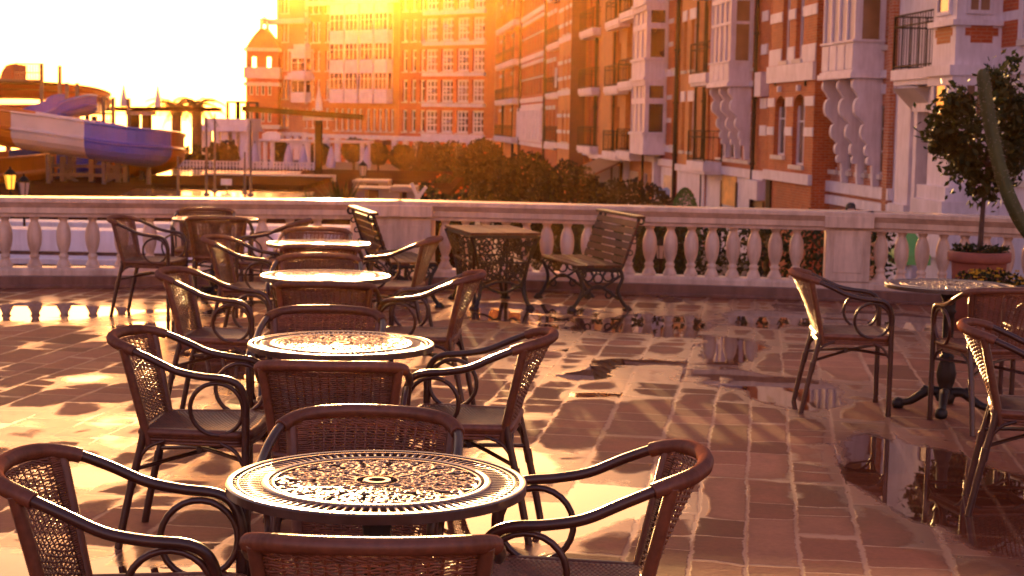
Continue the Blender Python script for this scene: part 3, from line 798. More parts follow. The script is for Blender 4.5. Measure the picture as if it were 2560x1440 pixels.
# ------------------------------------------------------------------ right hand corner of the terrace: potted tree, cactus, flowers
def pot(mb, r_, h):
    mb.lathe([(r_ * .72, 0), (r_ * .76, .02), (r_ * .92, h * .82), (r_ * .93, h * .84), (r_ * 1.04, h * .85), (r_ * 1.06, h * .87), (r_ * 1.06, h * .98), (r_ * 1.02, h), (r_ * .94, h), (r_ * .92, h * .93)], n=28)
def pottree():
    rn = random.Random(4); loc = (3.98, 13.95, 0)
    pr = thing('plant_pot', 'large terracotta pot holding the round headed tree by the balustrade', 'plant pot', loc)
    mb = MB(); pot(mb, .25, .58); mb.build('pot_body', M['terracotta'], pr)
    mb = MB(); mb.lathe([(.01, .52), (.23, .525), (.232, .53), (.01, .545)], n=20); mb.build('soil', M['soil'], pr)
    root = thing('potted_tree', 'round headed dark leaved tree growing from the large terracotta pot', 'tree', (loc[0], loc[1], .53))
    mb = MB(); limbs(mb, (0, 0, 0), (.03, 0, .8), .026, rn, .3, 8); mb.build('trunk', M['bark'], root)
    mb = MB(); crown(mb, (.03, 0, 1.06), .47, .47, .5, 5200, .075, rn, 46, .5, .3)
    for a, b, h in ((.16, 0, 1.7), (.24, .05, 1.74), (.05, .1, 1.62), (-.4, 0, 1.1), (.1, 0, .62), (-.12, -.1, .68), (-.05, 0, .58)):
        for i in range(26): leafquad(mb, Vector((a + rn.gauss(0, .03), b + rn.gauss(0, .04), h + rn.gauss(0, .05) - .08)), .07, rn, Vector((0, 0, 1.5)))
    mb.build('crown', M['leafD'], root)
    r2 = thing('ground_plant', 'low leafy plant spilling over the rim of the large terracotta pot', 'plant', (loc[0], loc[1], .54))
    mb = MB()
    for i in range(420):
        a = rn.uniform(0, 2 * PI); q = .24 * rn.random() ** .5; leafquad(mb, Vector((q * math.cos(a), q * math.sin(a), rn.uniform(0, .09))), .05, rn, Vector((math.cos(a), math.sin(a), 1)))
    mb.build('leaves', M['leafD'], r2)
    root = thing('cactus', 'tall curved ribbed cactus rising in front of the potted tree', 'cactus', (4.42, 12.8, .3))
    pts = [Vector((4.42, 12.8, .3))] + [atY(x, y, 12.8) for x, y in ((2640, 650), (2588, 600), (2548, 545), (2515, 470), (2492, 390), (2474, 300), (2462, 225), (2456, 172))]
    pts = smoothpath(pts, 6); m = len(pts)
    rr = [.062 - .012 * i / m for i in range(m)]; rr[-1] = .018; rr[-2] = .036; rr[-3] = .045
    mb = MB(); mb.tube(pts, rr, 18, star=.34)
    mb.build('stem', M['cactus'], root, rebase=True)
    mb = MB()
    for i in range(500):
        k = rn.randrange(1, m - 1); a = rn.uniform(0, 2 * PI); d = Vector((math.cos(a), math.sin(a) * .6, rn.uniform(-.2, .4)))
        p = pts[k].lerp(pts[k + 1], rn.random()) + d.normalized() * rr[k] * .95
        mb.bar(p, p + d.normalized() * .014, .0012)
    mb.build('spines', M['offwhite'], root, rebase=True)
    pr = thing('plant_pot', 'terracotta pot out at the right edge holding the curved cactus', 'plant pot', (4.42, 12.8, 0))
    mb = MB(); pot(mb, .2, .34); mb.build('pot_body', M['terracotta'], pr)
    for (x, y, r_, h, lab) in ((3.92, 13.42, .2, .36, 'pot of yellow flowers in front of the large terracotta pot'), (4.22, 13.1, .18, .32, 'pot of yellow flowers at the right edge, beside the cactus')):
        pr = thing('plant_pot', lab.replace('pot of yellow flowers', 'small dark pot under yellow flowers'), 'plant pot', (x, y, 0))
        mb = MB(); pot(mb, r_, h); mb.build('pot_body', M['terracotta'], pr)
        fr = thing('flowering_plant', lab.replace('pot of yellow flowers', 'yellow flowers growing in a small pot'), 'flowers', (x, y, h * .9))
        mb = MB()
        for i in range(520):
            a = rn.uniform(0, 2 * PI); q = r_ * 1.35 * rn.random() ** .5; leafquad(mb, Vector((q * math.cos(a), q * math.sin(a), rn.uniform(0, .16) - q * .2)), .045, rn, Vector((0, 0, .6)))
        mb.build('leaves', M['leafD'], fr)
        mb = MB()
        for i in range(46):
            a = rn.uniform(0, 2 * PI); q = r_ * 1.3 * rn.random() ** .5; c = Vector((q * math.cos(a), q * math.sin(a), .15 - q * .15 + rn.uniform(-.06, .02)))
            for j in range(5):
                b = j * 2 * PI / 5; leafquad(mb, c + Vector((.01 * math.cos(b), .01 * math.sin(b), 0)), .022, rn, Vector((math.cos(b), math.sin(b), .6)) * 3, .9)
        mb.build('blossoms', M['flower'], fr)
pottree()
def hedge():
    rn = random.Random(8); root = thing('clipped_hedge', 'dark clipped hedge right behind the right stretch of balusters', 'hedge', (2.1, 18.2, -3.1))
    mb = MB()
    mb.box(-1.2, 2.0, -.35, .35, 0, 2.9)
    mb.build('hedge_core', M['bark'], root)
    mb = MB()
    for i in range(6500): leafquad(mb, Vector((rn.uniform(-1.35, 2.1), rn.uniform(-.55, .5), 2.1 + rn.random() ** .7 * 1.62 + .06 * math.sin(i))), .085, rn)
    mb.build('leaves', M['leafD'], root)
hedge()
def lantern(name, label, base, h, s, lit, group=None):
    root = thing(name, label, 'lamp', base, 0, group)
    mb = MB(); mb.lathe([(.05, 0), (.05, .04), (.022, .1), (.018, h * .5), (.018, h - .02), (.03, h)], n=10); mb.build('post', M['railiron'], root)
    mb = MB(); mb.lathe([(s * .3, 0), (s * .46, s * 1.1)], (0, 0, h), 6); mb.build('lamp_glass', M['lampglow'] if lit else M['lampoff'], root)
    mb = MB()
    for k in range(6):
        a = k * PI / 3; mb.bar((s * .31 * math.cos(a), s * .31 * math.sin(a), h), (s * .47 * math.cos(a), s * .47 * math.sin(a), h + s * 1.1), s * .06)
    mb.lathe([(s * .34, h - .01), (s * .34, h + .005)], n=6); mb.lathe([(s * .54, h + s * 1.1), (s * .5, h + s * 1.16), (s * .2, h + s * 1.5), (s * .08, h + s * 1.55), (s * .08, h + s * 1.68), (s * .01, h + s * 1.74)], n=6)
    mb.build('lamp_frame', M['railiron'], root)
    return root
PZ = -.3      # level of the pool deck beyond the balustrade
p = atY(26, 470, 25); lantern('garden_lamp', 'lit garden lantern glowing orange at the left edge beyond the balustrade', (p.x, p.y, PZ), p.z - PZ - .02, .2, True)
p = atY(60, 490, 24); lantern('garden_lamp', 'unlit garden lantern beside the glowing one at the left', (p.x, p.y, PZ), p.z - PZ - .02, .2, False)
p = atY(1657, 652, 16.95); lantern('garden_lamp', 'small dark lantern seen between the right balusters in front of the hedge', (p.x, 17.2, -3.1), p.z + 3.1, .13, False)

# ------------------------------------------------------------------ ground beyond
def slab(name, poly, z, mat, th=.2):
    mb = MB(); mb.prism(poly, lambda p, q, w: (p, q, w), z - th, z); return tag(mb.build(name, mat), kind='structure')
slab('ground', [(-120, -60), (400, -60), (400, 330), (-58, 330), (-13, 80), (-120, 80)], -3.104, M['asphalt'], 1.5)
slab('sea', [(-5000, -3000), (5000, -3000), (5000, 8000), (-5000, 8000)], -4.9, simple('sea_water', (.08, .06, .05), .12, .2, .05, spec=.6, bmp=.2, bscale=.6), .5)
slab('pool_deck', [(-60, 16.94), (-1.7, 16.94), (-1.7, 62), (-60, 62)], PZ, M['plaza'], 2.7)
slab('pool', [(-9.3, 38.4), (-4.85, 38.4), (-5.1, 42.6), (-9.8, 42.6)], PZ + .004, M['poolwater'], .004)
slab('pool', [(-11.5, 52.8), (-7.0, 52.8), (-7.6, 59), (-12.6, 59)], PZ + .004, M['poolwater'], .004)
slab('street', [(-1.66, 16.94), (13, 16.94), (1.5, 160), (-1.66, 160)], -3.1, M['asphalt'], .004)

# ------------------------------------------------------------------ facades
def frame(o, d):
    o = Vector(o); d = Vector(d).normalized(); nrm = Vector((-d.y, d.x))
    def T(p): return Vector((o.x + d.x * p[0] + nrm.x * p[1], o.y + d.y * p[0] + nrm.y * p[1], p[2]))
    def F(x, y, n=0.0):
        r = ray(x, y); k = o.dot(nrm) + n; t = k / (r.x * nrm.x + r.y * nrm.y)
        return (r.x * t - o.x) * d.x + (r.y * t - o.y) * d.y, EYE + r.z * t
    return T, F
rv = ray(905, 300); az = math.atan2(rv.x, rv.y)
TR, FR = frame((13.4 * math.cos(az), -13.4 * math.sin(az)), (math.sin(az), math.cos(az)))
e0 = atY(1243, 300, 166); e1 = atY(690, 300, 188)
TE, FE = frame((e0.x, e0.y), (e1.x - e0.x, e1.y - e0.y))
UR = lambda x, n=0, y=300: FR(x, y, n)[0]
ZR = lambda x, y, n=0: FR(x, y, n)[1]
FL = [-3.1, .12, 3.42, 6.72, 10.02, 13.32]

def wallgrid(mb, u0, u1, z0, z1, n, holes, rev=.22):
    us = sorted({u0, u1} | {h[0] for h in holes} | {h[1] for h in holes}); zs = sorted({z0, z1} | {h[2] for h in holes} | {h[3] for h in holes})
    us = [u for u in us if u0 <= u <= u1]; zs = [z for z in zs if z0 <= z <= z1]
    for a, b in zip(us, us[1:]):
        for c, d in zip(zs, zs[1:]):
            m_, k_ = (a + b) / 2, (c + d) / 2
            if any(h[0] < m_ < h[1] and h[2] < k_ < h[3] for h in holes): continue
            mb.add([(a, n, c), (b, n, c), (b, n, d), (a, n, d)], [(0, 1, 2, 3)])
    for h in holes:
        a, b, c, d = h[:4]; r_ = n - rev
        mb.add([(a, n, c), (a, r_, c), (a, r_, d), (a, n, d)], [(0, 1, 2, 3)]); mb.add([(b, n, c), (b, r_, c), (b, r_, d), (b, n, d)], [(0, 1, 2, 3)])
        mb.add([(a, n, c), (b, n, c), (b, r_, c), (a, r_, c)], [(0, 1, 2, 3)]); mb.add([(a, n, d), (b, n, d), (b, r_, d), (a, r_, d)], [(0, 1, 2, 3)])
def W_(u0, u1, z0, z1, cols=2, rows=2, fm='white', pm='glass', arch=False, sill=True, ft=.06):
    if u0 > u1: u0, u1 = u1, u0
    return dict(u0=u0, u1=u1, z0=z0, z1=z1, cols=cols, rows=rows, fm=fm, pm=pm, arch=arch, sill=sill, ft=ft)
def building(label, T, u0, u1, z0, z1, n, mat, wins, depth=9.0, group='town houses along the street', roof=True, name='brick_house', sillm='offwhite', rev=.22):
    if u0 > u1: u0, u1 = u1, u0
    root = thing(name, label, 'building', T(((u0 + u1) / 2, n, z0)), 0, group)
    L = Vector(root.location)
    mb = MB(T); wallgrid(mb, u0, u1, z0, z1, n, [(w['u0'], w['u1'], w['z0'], w['z1']) for w in wins], rev)
    for u in (u0, u1): mb.add([(u, n, z0), (u, n - depth, z0), (u, n - depth, z1), (u, n, z1)], [(0, 1, 2, 3)])
    mb.add([(u0, n - depth, z0), (u1, n - depth, z0), (u1, n - depth, z1), (u0, n - depth, z1)], [(0, 1, 2, 3)])
    mb.add([(u0, n, z1), (u1, n, z1), (u1, n - depth, z1), (u0, n - depth, z1)], [(0, 1, 2, 3)])
    for w in wins:
        if w['arch']:
            r_ = (w['u1'] - w['u0']) / 2; c = (w['u0'] + w['u1']) / 2; k = w['arch']
            N = 10
            for i in range(N):
                ua = w['u0'] + 2 * r_ * i / N; ub = w['u0'] + 2 * r_ * (i + 1) / N
                za = w['z1'] - k + k * math.sqrt(max(0, 1 - ((ua - c) / r_) ** 2)); zb = w['z1'] - k + k * math.sqrt(max(0, 1 - ((ub - c) / r_) ** 2))
                mb.add([(ua, n, za), (ub, n, zb), (ub, n, w['z1']), (ua, n, w['z1'])], [(0, 1, 2, 3)])
                mb.add([(ua, n, za), (ub, n, zb), (ub, n - rev, zb), (ua, n - rev, za)], [(0, 1, 2, 3)])
    mb.build('wall', mat if not isinstance(mat, str) else M[mat], root, uv=True, rebase=L)
    wr = random.Random(label)
    for w in wins:
        if w['pm'] == 'glass' and w['sill']: w['pm'] = wr.choice(('glass', 'glass', 'glass', 'glass', 'glassb', 'glassl'))
        a, b, c, d = w['u0'], w['u1'], w['z0'], w['z1']; f = w['ft']; n0, n1 = n - rev + .012, n - rev + .075
        mb = MB(T)
        mb.box(a, a + f, n0, n1, c, d); mb.box(b - f, b, n0, n1, c, d); mb.box(a + f, b - f, n0, n1, d - f, d); mb.box(a + f, b - f, n0, n1, c, c + f)
        for i in range(1, w['cols']):
            u = a + (b - a) * i / w['cols']; mb.box(u - f * .4, u + f * .4, n0 + .005, n1 - .01, c + f, d - f)
        for i in range(1, w['rows']):
            z = c + (d - c) * (i / w['rows'] if w['rows'] != 2 else .62); mb.box(a + f, b - f, n0 + .003, n1 - .006, z - f * .45, z + f * .45)
        wo = mb.build('window', M[w['fm']], root, rebase=L)
        mb = MB(T); mb.box(a + .002, b - .002, n - rev - .03, n - rev + .008, c + .002, d - .002); mb.build('pane', M[w['pm']], wo, rebase=L)
        if w['sill']:
            mb = MB(T); mb.box(a - .08, b + .08, n - rev + .08, n + .09, c - .13, c - .003); mb.build('sill', M[sillm], wo, rebase=L)
    if roof:
        mb = MB(T); q = .35
        vs = [(u0, n + .1, z1 + .003), (u1, n + .1, z1 + .003), (u1, n - depth, z1 + .003), (u0, n - depth, z1 + .003), (u0 + q, n - 1.6, z1 + 2.6), (u1 - q, n - 1.6, z1 + 2.6), (u1 - q, n - depth + 1.6, z1 + 2.6), (u0 + q, n - depth + 1.6, z1 + 2.6)]
        mb.add(vs, [(0, 1, 2, 3), (4, 5, 6, 7), (0, 1, 5, 4), (1, 2, 6, 5), (2, 3, 7, 6), (3, 0, 4, 7)])
        mb.build('roof', M['roof'], root, rebase=L)
    return root
def lintels(root, T, ws, n, mat='white'):
    for w in ws: part(root, T, [(w['u0'] - .15, w['u1'] + .15, n + .003, n + .07, w['z1'] + .02, w['z1'] + .3)], 'lintel', mat)
def part(root, T, boxes, name, mat, parent=None):
    if len(boxes) > 1 and name in ('cornice', 'quoin', 'arcade_pier', 'hood_mould', 'balcony_slab', 'shop_column', 'door_column', 'poster_frame', 'oriel_roof', 'string_course'):
        for b in boxes: o = part(root, T, [b], name, mat, parent)
        return o
    mb = MB(T)
    for b in boxes:
        u0, u1 = sorted(b[:2]); mb.box(u0, u1, b[2], b[3], b[4], b[5])
    return mb.build(name, M[mat], parent or root, uv=True, rebase=Vector(root.location))
def band(root, T, u0, u1, n, zs, name='string_course', mat='white', proud=.05):
    """zs: list of (z0, z1)"""
    for z0, z1 in zs:
        part(root, T, [(min(u0, u1) - proud * .6, max(u0, u1) + proud * .6, n + .003, n + proud, z0, z1)], name, mat)
def bay(root, T, u0, u1, n0, n1, z0, z1, rows, cols, ccols=1, mat='white', pm='glass', name='bay_window', panel=True, blind=True):
    """projecting glazed bay: rows = list of (za, zb) glazed strips; solid elsewhere"""
    if u0 > u1: u0, u1 = u1, u0
    L = Vector(root.location); mb = MB(T)
    t = .09; zs = [z0]
    solid = []; cur = z0
    for a, b in rows: solid.append((cur, a)); cur = b
    solid.append((cur, z1))
    for a, b in solid:
        if b - a > .01: mb.box(u0, u1, n0, n1, a, b)
    for a, b in rows:
        for i in range(cols + 1):
            u = u0 + t / 2 + (u1 - u0 - t) * i / cols; w = t / 2 if i in (0, cols) else t * .42; mb.box(u - w, u + w, n1 - .1, n1 - .002, a, b)
        for uu in (u0 + .002, u1 - .1):
            mb.box(uu, uu + .098, n0, n0 + .14, a, b)
            for i in range(1, ccols): 
                nn = n0 + .14 + (n1 - .1 - n0 - .14) * i / ccols; mb.box(uu, uu + .09, nn - .04, nn + .04, a, b)
            mb.box(uu, uu + .098, n1 - .1 - .09, n1 - .1, a, b)
        mb.box(u0 + .1, u1 - .1, n1 - .09, n1 - .01, (a + b) / 2 + (b - a) * .14 - .03, (a + b) / 2 + (b - a) * .14 + .03) if b - a > 1.3 else None
    for a, b in solid:
        if b - a > .25 and panel:
            for i in range(cols):
                ua = u0 + (u1 - u0) * i / cols + .06; ub = u0 + (u1 - u0) * (i + 1) / cols - .06
                mb.box(ua, ub, n1 + .002, n1 + .03, a + .1, b - .1)
            mb.box(u0 - .05, u1 + .05, n0, n1 + .06, b - .06, b + .0); mb.box(u0 - .04, u1 + .04, n0, n1 + .05, a + .0, a + .06)
    o = mb.build(name, M[mat], root, rebase=L)
    for a, b in rows:
        mb = MB(T); mb.box(u0 + .05, u1 - .05, n0 + .02, n1 - (.082 if blind else .055), a + .001, b - .001); mb.build('pane', M[pm], o, rebase=L)
        if not blind: continue
        mb = MB(T); mb.box(u0 + .06, u1 - .06, n1 - .078, n1 - .058, a + .001, b - .001); mb.build('window_blind', M['blind'], o, rebase=L)
    return o
def brackets(root, T, us, n0, n1, z0, z1, th=.14):
    """tall scalloped console brackets under a bay"""
    H = z1 - z0; D_ = n1 - n0; poly = [(0, z1), (D_, z1)]
    # scalloped outer edge stepping in towards the wall
    K = [(1.0, .97, .06), (.9, .76, .12), (.66, .53, .1), (.5, .36, .07), (.42, .26, .05)]
    for cx, cz, r_ in K:
        for i in range(7):
            a = PI / 2 - PI * i / 6
            poly.append((max(.06, D_ * cx - r_ * D_ * 1.1 + r_ * D_ * 1.3 * math.cos(a)), z0 + H * (cz + (r_ * .75) * math.sin(a) - .03)))
    poly += [(D_ * .26, z0 + H * .2), (D_ * .22, z0), (0, z0)]
    for u in us:
        mb = MB(T); mb.prism(poly, lambda p, q, w: (w, n0 + p, q), u - th / 2, u + th / 2); mb.build('console_bracket', M['white'], root, rebase=Vector(root.location))
def balcony(root, T, u0, u1, n0, n1, z, h=1.0, slabh=.22, mat='white', rail='railiron', bars=True):
    if u0 > u1: u0, u1 = u1, u0
    o = part(root, T, [(u0, u1, n0, n1, z - slabh, z), (u0 + .05, u1 - .05, n0, n1 - .06, z - slabh - .12, z - slabh - .002)], 'balcony', mat)
    mb = MB(T); zz = z + h
    for a, b in (((u0 + .05, n1 - .05, 0), (u1 - .05, n1 - .05, 0)), ((u0 + .05, n0, 0), (u0 + .05, n1 - .05, 0)), ((u1 - .05, n0, 0), (u1 - .05, n1 - .05, 0))):
        a = Vector(a); b = Vector(b)
        for zz_ in (z + .08, z + h * .8, z + h): mb.bar(a + Vector((0, 0, zz_)), b + Vector((0, 0, zz_)), .035)
        m = max(2, int((b - a).length / (.17 if u0 < 45 else .32)))
        for i in range(m + 1):
            q = a.lerp(b, i / m); mb.bar(q + Vector((0, 0, z)), q + Vector((0, 0, z + h)), .05 if i in (0, m) else .018)
    mb.build('railing', M[rail], o, rebase=Vector(root.location))
    return o
def pipe(root, T, u, n, z0, z1, r_=.06):
    mb = MB(T); mb.tube([(u, n, z0), (u, n, z1)], r_, 8)
    for z in [z0 + 1.2 + k * 2.2 for k in range(int((z1 - z0 - 1) / 2.2))]: mb.lathe([(r_ * 1.5, z), (r_ * 1.5, z + .08)], (u, n, 0), 8)
    mb.build('drainpipe', M['pipe'], root, rebase=Vector(root.location))

# --- white house at the far right
def houseA():
    u1 = UR(2238); u0 = 26.0
    c1 = ZR(2450, 156, 1.0); l2 = ZR(2450, 38, 1.0)
    wins = [W_(UR(2600), UR(2545), c1 + .5, c1 + 2.6, 2, 2), W_(UR(2600), UR(2548), .6, 2.3, 2, 2)]
    for k in range(2): wins.append(W_(UR(2600), UR(2548), 7.2 + 3.3 * k, 9.2 + 3.3 * k, 2, 2))
    r = building('white rendered house at the right edge with red brick panels and an iron balcony', TR, u0, u1, -3.1, 14.2, 0, 'white', wins, name='white_house')
    ua, ub = UR(2389, 1.0, 100), UR(2332, 1.0, 100)
    part(r, TR, [(ua, ub, 0, 1.0, -3.1, 12.5)], 'bay', 'white')
    part(r, TR, [(ua - .12, ub + .12, 0, 1.14, c1 - .22, c1), (ua - .06, ub + .06, 0, 1.06, c1 - .42, c1 - .222)], 'cornice', 'white')
    part(r, TR, [(u0, ua - .121, 0, .14, c1 - .22, c1), (u0, ua - .061, 0, .06, c1 - .42, c1 - .222)], 'cornice', 'white')
    part(r, TR, [(ua - .09, ub + .09, 0, 1.1, l2 - .12, l2)], 'cornice', 'white')
    part(r, TR, [(ua - .3, ub + .3, .0, 1.25, -1.1, .1), (ua - .2, ub + .2, .0, 1.15, .102, .4)], 'base_course', 'white')
    # brick panels let into the render
    zt, zb = ZR(2430, 57, .5), ZR(2430, 109, .5); zm1, zm2 = ZR(2430, 72, .5), ZR(2430, 92, .5)
    mb = MB(TR)
    for (a, b, z0, z1) in ((.32, .8, zb, zm2), (.2, .92, zm2, zm1), (.32, .8, zm1, zt)): mb.box(ua - .004, ua + .05, 1 - b, 1 - a, z0, z1 - .001)
    mb.build('brick_panel', M['brickA'], r, uv=True, rebase=Vector(r.location))
    fu0, fu1 = UR(2377, 1.0, 80), UR(2343, 1.0, 80)
    part(r, TR, [(fu0, fu1, .95, 1.004, zb, zt)], 'brick_panel', 'brickO')
    part(r, TR, [(fu0 - .12, fu1 + .12, .95, 1.003, zm2, zm1)], 'brick_panel', 'brickO')
    for ya, yb in ((52, 118), (-40, 28)):
        part(r, TR, [(UR(2544, 0, 80), UR(2499, 0, 80), -.05, .006, ZR(2520, yb), ZR(2520, ya))], 'brick_panel', 'brickA')
    # windows on the bay
    for (z0, z1, pm) in ((l2 + .12, l2 + 1.9, 'glassb'), (ZR(2430, 300, .5), ZR(2430, 205, .5), 'glassb'), (8.0, 9.9, 'glass')):
        wb = part(r, TR, [(ua - .05, ua - .002, .22, .3, z0, z1), (ua - .05, ua - .002, .72, .8, z0, z1), (ua - .05, ua - .002, .3, .72, z1 - .08, z1), (ua - .05, ua - .002, .3, .72, z0, z0 + .08), (ua - .04, ua - .002, .5, .54, z0 + .08, z1 - .08)], 'window', 'white')
        part(r, TR, [(ua - .02, ua + .02, .3, .72, z0 + .08, z1 - .08)], 'pane', pm, wb)
        wb = part(r, TR, [(fu0, fu0 + .09, 1.0, 1.05, z0, z1), (fu1 - .09, fu1, 1.0, 1.05, z0, z1), (fu0 + .09, fu1 - .09, 1.0, 1.05, z1 - .08, z1), (fu0 + .09, fu1 - .09, 1.0, 1.05, z0, z0 + .08)], 'window', 'white')
        part(r, TR, [(fu0 + .09, fu1 - .09, .98, 1.012, z0 + .08, z1 - .08)], 'pane', pm, wb)
    # corner pilaster, doorway with a little pediment, balcony above
    pa, pb = UR(2276, .4, 300), UR(2243, .4, 300)
    part(r, TR, [(pa, pb, .0, .4, -.2, c1 - .5), (pa - .12, pb + .12, 0, .52, -3.1, -.2)], 'pilaster', 'white')
    balcony(r, TR, UR(2333, 1.0, 150), UR(2228, 1.0, 150), 0, 1.0, c1, 1.25, .24)
    mb = MB(TR); mb.prism([(0, c1 - .42), (.9, c1 - .42), (0, c1 - 1.3)], lambda p, q, w: (w, p, q), pa + -1.6, pa - .05); mb.build('balcony_soffit', M['offwhite'], r, rebase=Vector(r.location))
    da, db = UR(2335, .5, 300), UR(2285, .5, 300); zd = ZR(2310, 225, .5)
    mb = MB(TR); mb.prism([(da, zd - .5), (db, zd - .5), (db, zd - .1), ((da + db) / 2, zd + .25), (da, zd - .1)], lambda p, q, w: (p, w, q), .25, .55); mb.build('pediment', M['white'], r, rebase=Vector(r.location))
    part(r, TR, [(da, da + .22, .0, .5, -1.0, zd - .5), (db - .22, db, 0, .5, -1.0, zd - .5)], 'door_column', 'white')
    part(r, TR, [(da + .3, db - .3, .0, .06, -1.0, zd - .7)], 'door', 'glass')
    part(r, TR, [(UR(2225), UR(2236), .0, .14, -3.1, 13.5)], 'corner_strip', 'brickB')
houseA()

def houseB():   # bay with console brackets, right
    u0, u1 = UR(2237), UR(2041)
    rows_z = [ZR(2180, y) for y in (490, 476)]
    ws = []
    for xa, xb, pm in ((2097, 2073, 'glass'), (2132, 2110, 'glass'), (2172, 2150, 'glass'), (2210, 2186, 'glassb')):
        ws.append(W_(UR(xa), UR(xb), .42, 2.2, 2, 3, pm=pm))
    a, b = UR(2129, .8), UR(2050, .8)
    bz0 = ZR(2100, 184, .8)
    for k in range(3): ws.append(W_(UR(2222), UR(2206), bz0 + .7 + 3.3 * k, bz0 + 2.4 + 3.3 * k, 1, 2))
    r = building('pink brick house with a white bay on scalloped brackets, beside the white house', TR, u0, u1, -3.1, 13.6, 0, 'brickB', ws)
    bay(r, TR, a, b, 0, .8, bz0, 12.8, [(bz0 + .85, bz0 + 2.15), (bz0 + 2.28, bz0 + 3.1), (bz0 + 4.1, bz0 + 5.4), (bz0 + 5.5, bz0 + 6.4), (bz0 + 7.4, bz0 + 9)], 4, 1, pm='glassb')
    part(r, TR, [(a - .1, b + .1, 0, .9, bz0 - .14, bz0 - .002)], 'cornice', 'white'); part(r, TR, [(u0, a - .102, 0, .12, bz0 - .14, bz0 + .06)], 'cornice', 'white')
    w = (b - a); brackets(r, TR, [a + .1, a + w * .48, b - .12], .0, .8, ZR(2190, 465), bz0 - .145, .16)
    band(r, TR, u0, u1, 0, [(-.2, .1), (-.55, -.3)], 'cornice', 'white', .14)
    for xa, xb in ((2237, 2196), (2078, 2046)):
        part(r, TR, [(UR(xa), UR(xb), .003, .05, 2.5, 2.75)], 'arch_band', 'white')
    for xx in (2049, 2229): part(r, TR, [(UR(xx) - .22, UR(xx) + .22, 0, .2, -3.1, -.56), (UR(xx) - .28, UR(xx) + .28, 0, .26, -1.0, -.7)], 'pilaster', 'white')
    pipe(r, TR, UR(2040.5) - .2, .12, -3.1, 13.4, .08)
    for k in range(3): part(r, TR, [(UR(2222) - .2, UR(2206) + .2, .003, .05, bz0 + 2.5 + 3.3 * k, bz0 + 2.8 + 3.3 * k)], 'lintel', 'white')
houseB()

def houseC():   # projecting brick front, white bands, arched windows
    n = .55; u0, u1 = UR(2034, n), UR(1921, n)
    s2 = ZR(1975, 150, n)
    ws = [W_(UR(1964, n), UR(1936, n), ZR(1950, 388, n), ZR(1950, 240, n), 2, 2, arch=.45), W_(UR(2012, n), UR(1982, n), ZR(1995, 413, n) , ZR(1995, 236, n), 2, 2, arch=.45)]
    for k in range(3):
        ws += [W_(UR(1966, n), UR(1949, n), s2 + 3.3 * k, s2 + 2.4 + 3.3 * k, 1, 2, ft=.1), W_(UR(2001, n), UR(1982, n), s2 + 3.3 * k, s2 + 2.4 + 3.3 * k, 1, 2, ft=.1)]
    r = building('projecting red brick house with two arched windows between the two white bays', TR, u0, u1, -3.1, 13.9, n, 'brickA', ws)
    def cut(z0, z1, nm='string_course'):
        hs = sorted((w['u0'], w['u1']) for w in ws if w['z0'] < z1 and w['z1'] > z0); c = u0 - .03
        for a, b in hs + [(u1 + .03, None)]:
            if a - c > .02: part(r, TR, [(c, a, n + .003, n + .04, z0, z1)], nm, 'white')
            c = b
    for k in range(3):
        cut(s2 + 1.2 + 3.3 * k, s2 + 1.5 + 3.3 * k); cut(s2 - .12 + 3.3 * k, s2 + .38 + 3.3 * k)
        part(r, TR, [(u0 - .06, u1 + .06, n, n + .1, s2 - .66 + 3.3 * k, s2 - .14 + 3.3 * k)], 'cornice', 'white')
    z = ZR(1930, 258, n); cut(z - .12, z + .16); z = ZR(1930, 328, n); cut(z - .12, z + .14)
    for xx, y in ((1949, 222), (1997, 219)): part(r, TR, [(UR(xx, n) - .09, UR(xx, n) + .09, n, n + .1, ZR(xx, y + 8, n), ZR(xx, y - 6, n))], 'keystone', 'white')
    for xx in (1938, 2012): part(r, TR, [(UR(xx, n) - .05, UR(xx, n) + .05, n, n + .05, ZR(xx, 215, n), ZR(xx, 194, n))], 'wall_anchor', 'railiron')
    part(r, TR, [(u0 - .05, u1 + .05, n, n + .12, -.05, .25)], 'cornice', 'white')
    part(r, TR, [(UR(1935, n), UR(1924, n), n, n + .06, -3.1, -.06)], 'pilaster', 'railiron')
    return r
houseC()

